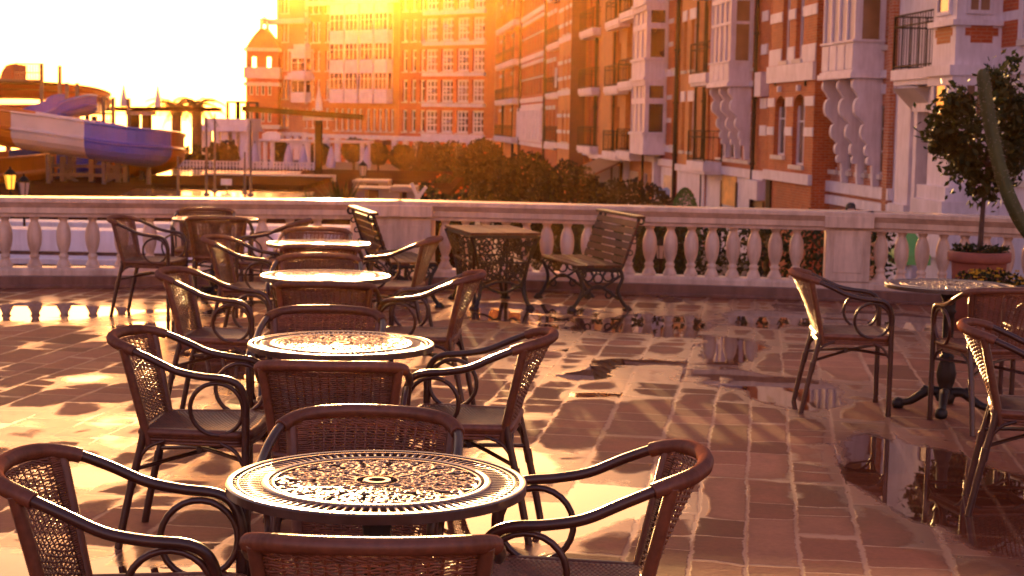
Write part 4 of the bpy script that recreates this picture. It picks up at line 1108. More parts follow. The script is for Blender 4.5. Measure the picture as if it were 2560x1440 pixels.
def houseD():   # second white bay
    u0, u1 = UR(1920), UR(1769); bz0 = ZR(1800, 208, .8)
    ws = []
    for i, (xa, xb) in enumerate(((1815, 1797), (1837, 1818), (1857, 1839), (1878, 1861))): ws.append(W_(UR(xa), UR(xb), .42, 2.1, 2, 3, pm='glass'))
    for k in range(3): ws.append(W_(UR(1885), UR(1874), bz0 + .5 + 3.3 * k, bz0 + 2.3 + 3.3 * k, 1, 2))
    r = building('red brick house with the second white bay on scalloped brackets, farther down the street', TR, u0, u1, -3.1, 13.4, 0, 'brickA', ws)
    a, b = UR(1820, .8), UR(1771, .8)
    bay(r, TR, a, b, 0, .8, bz0, 12.6, [(bz0 + .75, bz0 + 2.0), (bz0 + 2.1, bz0 + 2.8), (bz0 + 2.95, bz0 + 4.2), (bz0 + 5.2, bz0 + 6.4), (bz0 + 7.2, bz0 + 8.6)], 4, 1, pm='glassb')
    part(r, TR, [(a - .1, b + .1, 0, .9, bz0 - .14, bz0 - .002)], 'cornice', 'white'); part(r, TR, [(u0, a - .102, 0, .12, bz0 - .14, bz0 + .06)], 'cornice', 'white')
    w = b - a; brackets(r, TR, [a + .1, a + w * .48, b - .12], 0, .8, .45, bz0 - .145, .16)
    band(r, TR, u0, u1, 0, [(-.18, .12)], 'cornice', 'white', .14)
    for xa, xb, z in ((1918, 1902, bz0 - .9), (1918, 1902, bz0 - 1.8), (1915, 1900, bz0 + .9), (1915, 1900, bz0 + 2.0), (1915, 1900, bz0 + 3.1)): part(r, TR, [(UR(xa), UR(xb), .003, .05, z, z + .34)], 'quoin', 'white')
    part(r, TR, [(u0, UR(1905), .003, .3, bz0 - .5, bz0 + .3)], 'corbel', 'white')
    part(r, TR, [(UR(1918) , UR(1889), .003, .06, -3.1, -.9)], 'shutter', 'shutter')
    part(r, TR, [(u0, UR(1889), .0, .3, -.85, -.2)], 'corbel', 'white')
    part(r, TR, [(UR(1884), UR(1772), .003, .05, -3.1, -.2)], 'shopfront', 'white')
    part(r, TR, [(UR(1851), UR(1815), .05, .09, ZR(1833, 515), ZR(1833, 432))], 'poster', 'posterO')
    part(r, TR, [(UR(1853) , UR(1851), .05, .12, -3.0, -.4), (UR(1815), UR(1813.5), .05, .12, -3.0, -.4)], 'poster_frame', 'slat')
    pipe(r, TR, UR(1893), .12, -3.1, 13.2, .07); pipe(r, TR, UR(1766.5), .12, -3.1, 13.2, .08)
houseD()

def houseE():
    n = .1; u0, u1 = UR(1767, n), UR(1697, n); z2 = ZR(1740, 200, n)
    ws = []; z1_ = .25
    for k in range(4):
        zb = z1_ + 3.3 * k
        ws += [W_(UR(1712, n), UR(1704, n), zb + .3, zb + 2.3, 1, 2), W_(UR(1733, n), UR(1722, n), zb + .3, zb + 2.3, 1, 2), W_(UR(1764, n), UR(1752, n), zb + .05, zb + 2.75, 1, 2, arch=.3)]
    r = building('orange brick house with small stacked balconies, left of the second white bay', TR, u0, u1, -3.1, 13.3, n, 'brickO', ws)
    for k in range(4):
        zb = z1_ + 3.3 * k
        balcony(r, TR, UR(1764, .75), UR(1722, .75), n, .8, zb, 1.15, .34, rail='railiron')
        for xa, xb in ((1713, 1702), (1735, 1720)): part(r, TR, [(UR(xa, n), UR(xb, n), n + .003, n + .05, zb + 2.32, zb + 2.75)], 'lintel', 'white')
    part(r, TR, [(u0, u1, n, n + .12, -.3, -.02)], 'cornice', 'white')
    part(r, TR, [(u0, UR(1700, n), n, n + .05, -3.1, -.32)], 'shopfront', 'white')
    pipe(r, TR, UR(1694.5, n), n + .1, -3.1, 13.2, .09); pipe(r, TR, UR(1741, n), n + .06, -.1, 13.2, .05)
houseE()

def houseF():
    u0, u1 = UR(1693), UR(1655); ws = []
    for k in range(4):
        zb = .75 + 3.3 * k
        ws += [W_(UR(1667), UR(1658), zb, zb + 1.9, 1, 2), W_(UR(1689), UR(1679), zb, zb + 1.9, 1, 2)]
    r = building('narrow red brick house with white window bands, just right of the tall white tower bay', TR, u0, u1, -3.1, 13.3, 0, 'brickA', ws)
    for k in range(4):
        zb = .75 + 3.3 * k
        for z in (zb - .34, ): part(r, TR, [(u0, u1, .003, .06, z, z + .3)], 'sill_band', 'white')
        for z in (zb + .95, zb + 1.95):
            part(r, TR, [(UR(1678.5), UR(1667.5), .003, .04, z, z + .2)], 'string_course', 'white')
    part(r, TR, [(u0, u1, 0, .16, -.2, .1)], 'cornice', 'white'); part(r, TR, [(u0 + .1, u1 - .3, 0, .05, -3.1, -.25)], 'shopfront', 'white')
    part(r, TR, [(UR(1690), UR(1668), .05, .09, -2.6, -.6)], 'poster', 'posterY')
houseF()

def houseG():
    u0, u1 = UR(1654), UR(1574)
    r = building('orange brick house behind the tall plain white tower bay', TR, u0, u1, -3.1, 13.5, -.02, 'brickO', [W_(u0 + 1.0, u0 + 2.6, -2.9, -.7, 2, 1), W_(u0 + 3.4, u0 + 5.2, -2.9, -.7, 2, 1)])
    a, b = UR(1611, .95), UR(1577, .95); z0 = ZR(1610, 387, .95)
    rows = []
    s0 = ZR(1611, 330, .95)
    for k in range(4): rows += [(s0 + 3.3 * k, s0 + 1.25 + 3.3 * k), (s0 + 1.5 + 3.3 * k, s0 + 2.05 + 3.3 * k)]
    bay(r, TR, a, b, -.02, .95, z0, 13.4, rows, 3, 1, pm='glass')
    part(r, TR, [(a - .06, b + .06, 0, 1.05, s0 - .14 + 3.3 * k, s0 - .02 + 3.3 * k) for k in range(4)] + [(a - .06, b + .06, 0, 1.06, s0 + 2.3 + 3.3 * k, s0 + 2.42 + 3.3 * k) for k in range(4)], 'cornice', 'white')
    part(r, TR, [(u0, u1, 0, .3, z0 - .35, z0 - .05)], 'cornice', 'offwhite')
    part(r, TR, [(u0, u0 + .4, 0, .3, -3.1, z0 - .36), (u1 - .4, u1, 0, .3, -3.1, z0 - .36)], 'shop_column', 'white')
    part(r, TR, [(UR(1600), UR(1578), .0, .06, -2.4, -.7)], 'poster', 'posterY')
    pipe(r, TR, UR(1609, .5), .5, -3.1, z0, .06)
houseG()

def houseH():
    u0, u1 = UR(1573), UR(1495); n = .0; ws = []
    for k in range(4):
        zb = .2 + 3.3 * k
        for xa, xb in ((1513.5, 1507), (1535, 1529.5), (1548, 1543), (1563.5, 1559)): ws.append(W_(UR(xa), UR(xb), zb + .08, zb + 2.3, 1, 2, arch=.3 if xa == 1513.5 else False))
    r = building('pale orange brick house with paired balconies, left of the tall white tower bay', TR, u0, u1, -3.1, 13.4, 0, 'brickO', ws)
    part(r, TR, [(UR(1527, .3), UR(1497, .3), 0, .3, -3.1, 13.0)], 'pier', 'brickO')
    part(r, TR, [(UR(1563, .25), UR(1552, .25), 0, .25, -.2, 13.0)], 'pier', 'brickO')
    for k in range(4):
        zb = .2 + 3.3 * k
        balcony(r, TR, UR(1545, .8), UR(1511, .8), .3, .9, zb, 1.05, .3); balcony(r, TR, UR(1580, .9), UR(1546, .9), .25, 1.0, zb + .12, 1.05, .3)
    part(r, TR, [(u0, u1, .31, .5, -.35, -.1)], 'cornice', 'white')
    part(r, TR, [(u0 + .5, u1 - 1, .31, .36, -2.9, -.5)], 'shopfront', 'glass')
    pipe(r, TR, UR(1494), .15, -3.1, 13.2, .1); pipe(r, TR, UR(1549), .35, -3.1, 13.2, .06)
houseH()
def houseI():
    u0, u1 = UR(1493), UR(1440, -.4); ws = []
    for k in range(4):
        zb = .2 + 3.3 * k
        for xa, xb in ((1472, 1468), (1481, 1477), (1489, 1486)): ws.append(W_(UR(xa, -.4), UR(xb, -.4), zb + .1, zb + 2.5, 1, 1, fm='pipe'))
    r = building('dark red brick house set back in the shade with narrow windows and single balconies', TR, u0, u1, -3.1, 13.0, -.4, 'brickR', ws)
    lintels(r, TR, ws, -.4, 'offwhite')
    for x in (1464, 1475, 1484): part(r, TR, [(UR(x + 1.5, -.3), UR(x - 1.5, -.3), -.397, -.15, -.2, 12.8)], 'pier', 'brickA')
    for k in range(4): balcony(r, TR, UR(1478, .7), UR(1445, .7), -.4, .75, .3 + 3.3 * k, 1.1, .3)
    part(r, TR, [(u0, u1, -.4, .1, -.3, .05)], 'cornice', 'white')
houseI()
def houseJ():
    n = .9; u0, u1 = UR(1424, n), UR(1394, n); ws = []
    for k in range(4):
        zb = .45 + 3.3 * k
        for xa, xb in ((1410, 1405), (1420, 1415)): ws.append(W_(UR(xa, n), UR(xb, n), zb, zb + 2.0, 1, 2, arch=.5))
    r = building('projecting orange brick house front with white bands and a deep shaded flank', TR, u0, u1, -3.1, 13.6, n, 'brickO', ws)
    for k in range(4):
        zb = .45 + 3.3 * k
        for z, h in ((zb - .45, .35), (zb + .5, .22), (zb + 1.5, .22)):
            hs = [(w['u0'], w['u1']) for w in ws if w['z0'] < z + h and w['z1'] > z]; c = u0 - .03
            for a, b in sorted(hs) + [(u1 + .03, None)]:
                if a - c > .02: part(r, TR, [(c, a, n + .003, n + .05, z, z + h)], 'string_course', 'white')
                c = b
    part(r, TR, [(u0 - .006, u0 - .003, .0, n - .01, -3.1, 13.4)], 'flank', 'brickShade')  # thin sheet over the orange flank, its shade put into a darker brick colour
houseJ()
def houseK():
    n = .2; u0, u1 = UR(1393, n), UR(1299, n); um = UR(1361, n); ws = []
    cols = [1368, 1376, 1385]
    for k in range(4):
        zb = .3 + 3.3 * k
        for x in cols: ws.append(W_(UR(x + 2, n), UR(x - 2, n), zb + .1, zb + 2.2, 1, 2, fm='offwhite'))
    for k in range(3):
        zb = 3.75 + 3.3 * k
        for i in range(9):
            ua = um + (u1 - um) * (i + .25) / 9; ub = um + (u1 - um) * (i + .75) / 9; ws.append(W_(ua, ub, zb, zb + 2.2, 1, 2, fm='pipe', sill=False))
    r = building('orange and vermilion house with ranks of tall slit windows between white cornices', TR, u0, u1, -3.1, 13.4, n, 'brickR', ws)
    lintels(r, TR, [w for w in ws if w['sill']], n); pipe(r, TR, UR(1363, .3), n + .2, -3.1, 13.2, .1); pipe(r, TR, UR(1301, .3), n + .2, -3.1, 13.2, .12)
    for k in range(4): balcony(r, TR, UR(1392, .7), UR(1363, .7), n, .75, .3 + 3.3 * k, 1.05, .26)
    for k in range(4): part(r, TR, [(um, u1, n + .003, n + .2, 3.15 + 3.3 * k, 3.5 + 3.3 * k), (um, u1, n + .003, n + .12, 2.75 + 3.3 * k, 3.0 + 3.3 * k)], 'cornice', 'white')
    for k in range(3): part(r, TR, [(um, u1, n + .003, n + .08, 4.95 + 3.3 * k, 5.05 + 3.3 * k)], 'string_course', 'white')
    part(r, TR, [(um, u1, n + .003, n + .25, .1, 2.74)] + [(um + (u1 - um) * (i + .2) / 8, um + (u1 - um) * (i + .8) / 8, n + .25, n + .32, .3, 2.5) for i in range(8)], 'loggia', 'white')
    part(r, TR, [(u0, u1, n + .003, n + .2, -.25, .05)], 'cornice', 'white')
    mb = MB(TR); uu = UR(1381, .9); mb.prism([(uu - .5, 5.2), (uu + .3, 5.2), (uu + .35, 3.9), (uu - .45, 3.9)], lambda p, q, w: (p, w, q), .71, .76)
    tag(mb.build('towel', M['towel']), 'pale cloth drying over a balcony rail high on the orange house', 'towel')
houseK()
def houseL():
    n = .0; u0, u1 = UR(1298, n), UR(1226, n); ws = []
    for k in range(4):
        zb = .2 + 3.3 * k
        for i, x in enumerate((1238, 1252, 1266, 1280, 1290)): ws.append(W_(UR(x + 3, n), UR(x - 3, n), zb + .1, zb + 2.3, 1, 2, fm='offwhite'))
    r = building('farthest orange house of the street row, with white balcony slabs on every floor', TR, u0, u1, -3.1, 13.6, n, 'brickO', ws)
    lintels(r, TR, ws, n); pipe(r, TR, UR(1259), .1, -3.1, 13.2, .12); pipe(r, TR, UR(1232), .12, -3.1, 13.2, .15)
    for i, x in enumerate((1245, 1272, 1293)): part(r, TR, [(UR(x + 1.2), UR(x - 1.2), .003, .35, -.1, 13.3)], 'pier', 'brickB')
    for k in range(4): balcony(r, TR, UR(1282, .7), UR(1238, .7), n, .8, .3 + 3.3 * k, 1.0, .35)
    part(r, TR, [(u0, u1, 0, .2, -.3, .1)], 'cornice', 'white')
    pipe(r, TR, UR(1285), .1, -3.1, 13.2, .12)
houseL()

# --- houses closing the far end
UE = lambda x, n=0, y=200: FE(x, y, n)[0]
ZE = lambda x, y, n=0: FE(x, y, n)[1]
def endM():
    u0, u1 = UE(1240), UE(998); ws = []; B0 = ZE(1130, 332); ST = 3.15
    for k in range(7):
        zb = B0 + ST * k
        for i in range(4):
            x = 1210 - i * 39; ws.append(W_(UE(x), UE(x - 30), zb, zb + 2.3, 3, 3, fm='white', ft=.2))
        for x in (1062, 1040, 1018): ws.append(W_(UE(x), UE(x - 12), zb, zb + 2.3, 1, 2, fm='white', ft=.16))
    r = building('long red brick block closing the street, with ranks of white framed windows', TE, u0, u1, -3.1, 19.0, 0, 'brickA', ws, name='apartment_house', rev=.3)
    for k in range(7):
        zb = B0 + ST * k
        part(r, TE, [(UE(1213) - .1, UE(1060), .003, .35, zb - .5, zb - .16)], 'balcony_slab', 'white')
        part(r, TE, [(UE(1205 - i * 39), UE(1197 - i * 39), .003, .5, zb + 1.05, zb + 1.25) for i in range(4)], 'hood_mould', 'white')
    part(r, TE, [(u0, u1, 0, .5, -.6, -.1)], 'cornice', 'white'); part(r, TE, [(u0 + (u1 - u0) * i / 9, u0 + (u1 - u0) * i / 9 + .6, 0, .3, -3.1, -.61) for i in range(9)], 'arcade_pier', 'white')
endM()
def endN():
    u0, u1 = UE(997), UE(772); ws = []; ST = 3.15; B0 = ZE(880, 322)
    for k in range(6):
        zb = B0 + ST * k
        for x in (822, 800, 786): ws.append(W_(UE(x), UE(x - 9), zb, zb + 2.2, 1, 2, ft=.14))
        if k == 0:
            for x in (985, 970, 955, 940, 925, 905, 890, 875, 860, 845): ws.append(W_(UE(x), UE(x - 9), zb - .2, zb + 2.2, 1, 2, ft=.16))
    top = ZE(858, -5)
    r = building('orange block in the glare under the sun, with four tall white bays', TE, u0, u1, -3.1, top, 0, 'brickO', ws, name='apartment_house', roof=False, rev=.3)
    for x0, x1 in ((873, 838), (908, 876), (946, 914), (982, 950)):
        z0 = ZE(900, 258); rows = [(z0 + 1.5 + ST * k, z0 + 3.2 + ST * k) for k in range(int((top - z0 - 1.2) / ST))]
        bay(r, TE, UE(x0), UE(x1), 0, .9, z0, top - .8, rows, 3, 1, pm='glass', panel=False, blind=False)
    part(r, TE, [(u0, u1, 0, .6, top - .75, top - .2)], 'cornice', 'offwhite')
    part(r, TE, [(u0, u1, 0, .4, -.5, -.1)], 'cornice', 'white'); part(r, TE, [(u0 + (u1 - u0) * i / 8, u0 + (u1 - u0) * i / 8 + .7, 0, .3, -3.1, -.51) for i in range(8)], 'arcade_pier', 'white')
    part(r, TE, [(UE(985), UE(905), .3, 1.6, -1.1, -.6)], 'awning', 'canvasB')
endN()
def endO():
    u0, u1 = UE(771), UE(691); ws = []; ST = 3.2; B0 = ZE(720, 318)
    for k in range(5):
        zb = B0 + ST * k
        for x in (722, 712): ws.append(W_(UE(x), UE(x - 7), zb, zb + 2.2, 1, 2, ft=.14))
        ws.append(W_(UE(769), UE(763), zb, zb + 2.2, 1, 2, ft=.14))
    r = building('tall brick house end with a small white oriel, beside the domed tower', TE, u0, u1, -3.1, ZE(720, -8), 0, 'brickB', ws, name='apartment_house', roof=False, rev=.3)
    a, b = UE(762, 1.0), UE(727, 1.0)
    z0, z1 = ZE(745, 256, 1), ZE(745, 128, 1)
    h = z1 - z0
    bay(r, TE, a, b, 0, 1.0, z0, z1, [(z0 + h * .2, z0 + h * .42), (z0 + h * .62, z0 + h * .86)], 2, 1, pm='glass', panel=False, blind=False)
    part(r, TE, [(a - .5, b + .5, 0, 1.5, z0 + h * .45, z0 + h * .52), (a - .3, b + .3, 0, 1.25, z0 + h * .522, z0 + h * .58), (a - .3, b + .3, 0, 1.2, z1, z1 + .25), (a + .2, b - .2, 0, .8, z1 + .252, z1 + .8)], 'oriel_roof', 'white')
    part(r, TE, [(UE(770) , UE(765), 0, .2, ZE(745, 260) + .8 * k, ZE(745, 260) + .8 * k + .4) for k in range(16)], 'quoin', 'offwhite')
    part(r, TE, [(u0, u1, 0, .4, -.4, 0)], 'cornice', 'white')
    part(r, TE, [(u0 - .3, u1 + 1.8, -1, .9, ZE(720, 60), ZE(720, 48))], 'cornice', 'offwhite')
    part(r, TE, [(u0 + (u1 - u0) * i / 4, u0 + (u1 - u0) * i / 4 + .7, 0, .3, -3.1, -.41) for i in range(4)], 'arcade_pier', 'white')
endO()
def towerP():
    a = atY(694, 300, 186); b = atY(615, 300, 186); w = a.x - b.x; c = Vector(((a.x + b.x) / 2, 186 + w / 2, -3.1))
    TP = lambda p: Vector((c.x - p[0], c.y - p[1], p[2]))
    zy = lambda y: atY(654, y, 186).z
    root = thing('clock_tower', 'square brick tower with domed red roof and open lantern, left of the far houses', 'tower', c, 0)
    root.name = 'domed_tower'
    L = Vector(root.location); h = w / 2; eave = zy(122)
    ws = [(-h * .58, -h * .3, zy(168), zy(140)), (h * .36, h * .64, zy(168), zy(140))]
    for y in (238, 305):
        ws += [(-h * .6, -h * .34, zy(y), zy(y - 33)), (-h * .18, h * .08, zy(y), zy(y - 33)), (h * .2, h * .42, zy(y), zy(y - 33)), (h * .55, h * .8, zy(y), zy(y - 33))]
    mb = MB(TP); wallgrid(mb, -h, h, -3.1, eave, h, ws, .4)
    for s_ in (-1, 1): mb.add([(s_ * h, h, -3.1), (s_ * h, -h, -3.1), (s_ * h, -h, eave), (s_ * h, h, eave)], [(0, 1, 2, 3)])
    zb = zy(170)
    mb.add([(-h, -h, -3.1), (h, -h, -3.1), (h, -h, zb), (-h, -h, zb)], [(0, 1, 2, 3)]); mb.add([(-h, -h, eave - .8), (h, -h, eave - .8), (h, -h, eave), (-h, -h, eave)], [(0, 1, 2, 3)])
    mb.build('wall', M['brickA'], root, uv=True, rebase=L)
    for w_ in ws[2:]:
        mb = MB(TP); f = .12; mb.box(w_[0], w_[0] + f, h - .38, h - .3, w_[2], w_[3]); mb.box(w_[1] - f, w_[1], h - .38, h - .3, w_[2], w_[3]); mb.box(w_[0] + f, w_[1] - f, h - .38, h - .3, w_[3] - f, w_[3]); mb.box(w_[0] + f, w_[1] - f, h - .38, h - .3, w_[2], w_[2] + f)
        o = mb.build('window', M['white'], root, rebase=L)
        mb = MB(TP); mb.box(w_[0], w_[1], h - .45, h - .39, w_[2], w_[3]); mb.build('pane', M['glass'], o, rebase=L)
    for y0, y1 in ((196, 168), (128, 120), (215, 206), (322, 312)):
        mb = MB(TP); mb.box(-h - .25, h + .25, -h - .25, h + .25, zy(y0), zy(y1)); mb.build('cornice', M['offwhite'], root, rebase=L)
    mb = MB(TP); prof = [(1.08, eave), (.97, zy(115)), (.73, zy(96)), (.52, zy(83)), (.37, zy(75)), (.25, zy(69))]
    vs = []
    for s_, z in prof:
        for x, y in ((-1, -1), (1, -1), (1, 1), (-1, 1)): vs.append((x * h * s_, y * h * s_, z))
    fs = [(i * 4 + k, i * 4 + (k + 1) % 4, (i + 1) * 4 + (k + 1) % 4, (i + 1) * 4 + k) for i in range(5) for k in range(4)] + [(20, 21, 22, 23)]
    mb.add(vs, fs); rf = mb.build('roof', M['roof'], root, rebase=L)
    mb = MB(TP); q = h * .2
    for x in (-q, q):
        for y in (-q, q): mb.box(x - .12, x + .12, y - .12, y + .12, zy(69), zy(48))
    mb.box(-q - .25, q + .25, -q - .25, q + .25, zy(48), zy(45)); mb.add([(-q, -q, zy(45)), (q, -q, zy(45)), (q, q, zy(45)), (-q, q, zy(45)), (0, 0, zy(37))], [(0, 1, 4), (1, 2, 4), (2, 3, 4), (3, 0, 4)])
    mb.build('lantern', M['offwhite'], rf, rebase=L)
towerP()
# ------------------------------------------------------------------ street trees, topiary, person
off = lambda u, n: TR((u, n, -3.1))
def street_trees():
    data = [(27.0, 9.0, 1.0, 1.2, .7, 'low dark round tree nearest the balustrade, right end of the street row'), (33.5, 9.15, .95, 1.3, .8, 'round dark tree second from the right in the street row, below the awning'), (44.5, 8.95, 1.05, 1.4, .8, 'big round dark tree in the middle of the street row'),
            (56, 9.3, .95, 1.3, .98, 'round dark tree fourth from the right in the street row'), (70, 9.55, 1.05, 1.4, .75, 'round tree fifth from the right in the street row'), (86, 9.6, 1.1, 1.4, .5, 'round tree sixth from the right in the street row, softened by haze'), (104, 9.6, 1.2, 1.5, .3, 'farthest round tree of the street row, faded by haze')]
    for i, (u, n, rx, rz, top, lab) in enumerate(data):
        tree('street_tree', lab, 'tree', off(u, n), top + 3.1 - 2 * rz, rx, rz, None, 9000 if u < 60 else 5500, .11 if u > 40 else .085, M['leafT'], 'round clipped trees along the street', 20 + i, .09, 60)
street_trees()
def far_trees():
    for i, (x, y0, r_, Y, lab) in enumerate(((885, 375, 30, 130, 'round dark tree in front of the orange block, left of the lamp'), (800, 385, 27, 128, 'round dark tree behind the dark beam post'), (700, 378, 24, 130, 'small round tree in front of the white arcade'), (612, 372, 28, 118, 'round tree at the foot of the domed tower'), (945, 385, 26, 126, 'round tree right of the closed parasols'), (1005, 392, 30, 122, 'round tree at the foot of the long red block'))):
        c = atY(x, y0, Y); R_p = r_ * Y / FPX
        tree('round_tree', lab, 'tree', (c.x, Y, -3.1), max(.6, c.z - R_p + 3.1), R_p, R_p, None, 1500, .3, M['leafT'], 'round trees along the far promenade', 50 + i, .12, 22)
far_trees()
def topiary():
    rn = random.Random(12); c = atY(1712, 520, 34)
    root = thing('clipped_shrub', 'bright green dome shaped clipped shrub behind the right balusters', 'shrub', (c.x, 34, -3.1))
    mb = MB(); zt = atY(1712, 470, 34).z + 3.1
    mb.tube([(0, 0, 0), (0, 0, zt - .8)], .08, 8); mb.build('trunk', M['bark'], root)
    mb = MB()
    for i in range(4200):
        t = rn.random() ** .7; a = rn.uniform(0, 2 * PI); r_ = .36 * math.sqrt(max(0, 1 - ((1 - t) - 0) ** 2)) if False else .38 * (1 - (1 - (1 - t)) ** 2.2) ** .5
        q = r_ * (1 - .25 * rn.random() ** 2)
        leafquad(mb, Vector((q * math.cos(a), q * math.sin(a), zt - 1.5 + 1.5 * t)), .05, rn, Vector((math.cos(a), math.sin(a), .8)))
    mb.build('crown', M['leafG'], root)
topiary()
def person():
    c = atY(2127, 510, 31)
    zt = c.z; z0 = zt - 1.72
    tag(slab('walkway', [(c.x - 1.0, 29.5), (c.x + 3.6, 29.5), (c.x + 3.4, 33), (c.x - 1.2, 33)], z0, M['plaza'], z0 + 3.1), kind='structure')
    root = thing('person', 'person with dark hair walking beyond the balustrade, only the top of the head in view', 'person', (c.x, 31, z0))
    V = [(0, 0, .94), (0, .01, 1.12), (0, .01, 1.32), (0, 0, 1.44), (0, 0, 1.5), (0, -.02, 1.6), (0, -.015, 1.67),
         (.1, 0, .86), (.11, -.1, .48), (.11, -.02, .08), (.11, -.16, .04), (-.1, 0, .86), (-.11, .08, .48), (-.11, .2, .1), (-.11, .08, .04),
         (.18, 0, 1.38), (.23, .04, 1.1), (.24, -.06, .87), (.24, -.1, .79), (-.18, 0, 1.38), (-.23, -.02, 1.1), (-.24, -.12, .88), (-.24, -.15, .8)]
    Rr = [.14, .13, .15, .08, .055, .08, .075, .095, .06, .045, .04, .095, .06, .045, .04, .065, .045, .035, .03, .065, .045, .035, .03]
    E_ = [(0, 1), (1, 2), (2, 3), (3, 4), (4, 5), (5, 6), (0, 7), (7, 8), (8, 9), (9, 10), (0, 11), (11, 12), (12, 13), (13, 14), (2, 15), (15, 16), (16, 17), (17, 18), (2, 19), (19, 20), (20, 21), (21, 22)]
    me = bpy.data.meshes.new('body'); me.from_pydata(V, E_, []); o = bpy.data.objects.new('body', me); COL.objects.link(o); o.parent = root
    md = o.modifiers.new('skin', 'SKIN'); 
    if not me.skin_vertices: 
        bm = bmesh.new(); bm.from_mesh(me); bm.verts.layers.skin.verify(); bm.to_mesh(me); bm.free()
    for v, r_ in zip(me.skin_vertices[0].data, Rr): v.radius = (r_, r_)
    me.skin_vertices[0].data[0].use_root = True
    s = o.modifiers.new('sub', 'SUBSURF'); s.levels = 2; s.render_levels = 2
    me.materials.append(M['shirt'])
    mb = MB(); mb.lathe([(.03, 1.5), (.075, 1.53), (.098, 1.6), (.1, 1.66), (.085, 1.71), (.05, 1.74), (.01, 1.75)], (0, .01, 0), 14); mb.build('hair', M['hair'], root)
    mb = MB(); mb.lathe([(.04, 1.48), (.062, 1.52), (.074, 1.58), (.07, 1.64)], (0, -.04, 0), 14); mb.box(-.012, .012, -.13, -.1, 1.56, 1.6); mb.build('face', M['skin'], root)
person()
# little shop things along the right street
p = off(60, .5)
def shop_awning():
    u0, u1 = UR(1492, 1.8), UR(1424, 2.2)
    root = thing('shop_awning', 'dark brown sloping awning over a shop beyond the street trees', 'awning', TR(((u0 + u1) / 2, .9, -.2)))
    mb = MB(TR); mb.prism([(.55, -.25), (.55, -.35), (3.4, -1.75), (3.4, -1.6)], lambda p_, q, w: (w, p_, q), u0, u1); mb.prism([(3.38, -1.6), (3.42, -1.6), (3.42, -2.0), (3.38, -2.0)], lambda p_, q, w: (w, p_, q), u0, u1)
    mb.build('canvas', M['canvasB'], root, rebase=True)
    mb = MB(TR)
    for u in (u0 + .2, u1 - .2): mb.bar((u, .5, -2.0), (u, 3.3, -1.75), .05)
    mb.build('arm', M['railiron'], root, rebase=True)
shop_awning()
def shop_sign():
    c = atY(1657, 484, 50)
    root = thing('shop_sign', 'small pale blue shop sign on a post beside the street trees', 'sign', (c.x, 50, -3.1))
    mb = MB(); mb.box(-.22, .22, -.03, .03, c.z + 3.1 - .1, c.z + 3.1 + .12); mb.prism([(-.22, .121), (.22, .121), (.12, .2), (0, .16), (-.12, .2)], lambda p_, q, w: (p_, w, q + c.z + 3.1), -.03, .03); mb.build('sign_board', M['signB'], root)
    mb = MB(); mb.tube([(0, .05, 0), (0, .05, c.z + 3.1)], .03, 8); mb.build('post', M['railiron'], root)
shop_sign()
def green_awn():
    a = atY(2232, 600, 26); b = atY(2318, 600, 26)
    root = thing('market_parasol', 'green canvas canopy glimpsed between the balusters at the right', 'parasol', ((a.x + b.x) / 2, 26, -3.1))
    h = atY(2270, 565, 26).z + 3.1; w = (b.x - a.x) / 2
    mb = MB(); mb.add([(-w, -w, h - .45), (w, -w, h - .45), (w, w, h - .45), (-w, w, h - .45), (0, 0, h), (-w, -w, h - .6), (w, -w, h - .6), (w, w, h - .6), (-w, w, h - .6)], [(0, 1, 4), (1, 2, 4), (2, 3, 4), (3, 0, 4), (0, 1, 6, 5), (1, 2, 7, 6), (2, 3, 8, 7), (3, 0, 5, 8)]); mb.build('canopy', M['green'], root)
    mb = MB(); mb.tube([(0, 0, 0), (0, 0, h - .05)], .04, 8); mb.build('pole', M['white'], root)
green_awn()

# ------------------------------------------------------------------ water slides
def flume(root, pts, sections, w, h, lip=.07):
    """open half-pipe following pts; sections = [(t0, t1, material)]"""
    P_ = smoothpath(pts, 10); m = len(P_)
    prof = []
    prof += [(-w / 2 - lip, h + .0), (-w / 2, h + .03), (-w / 2 + .02, h)]
    inner = [(-w / 2 + .03, h * .55)] + [(-(w / 2 - .03) * math.cos(a), h * .5 - h * .46 * math.sin(a)) for a in [PI * k / 10 for k in range(11)]] + [(w / 2 - .03, h * .55)]
    outer = [(w / 2, h * .52)] + [((w / 2 + .04) * math.cos(a), h * .46 - h * .48 * math.sin(a)) for a in [PI * k / 10 for k in range(11)]] + [(-w / 2, h * .52)]
    prof += inner + [(w / 2 - .02, h), (w / 2, h + .03), (w / 2 + lip, h), (w / 2 + .01, h - .05), (w / 2 + .005, h * .6), (w / 2 + .1, h * .54)] + outer + [(-w / 2 - .1, h * .54), (-w / 2 - .005, h * .6), (-w / 2 - .01, h - .05)]
    n = len(prof); rings = []
    for i in range(m):
        t = P_[min(i + 1, m - 1)] - P_[max(i - 1, 0)]; sd_ = Vector((t.y, -t.x, 0)).normalized()
        rings.append([P_[i] + sd_ * p + Vector((0, 0, q)) for p, q in prof])
    for t0_, t1_, mt in sections:
        a = int(t0_ * (m - 1)); b = int(t1_ * (m - 1)); mb = MB(); vs = []
        for i in range(a, b + 1): vs += rings[i]
        fs = [(i * n + k, i * n + (k + 1) % n, (i + 1) * n + (k + 1) % n, (i + 1) * n + k) for i in range(b - a) for k in range(n)]
        mb.add(vs, fs, False); mb.build('flume_section', M[mt], root, rebase=True)
def A(x, y, Y): return atY(x, y, Y)
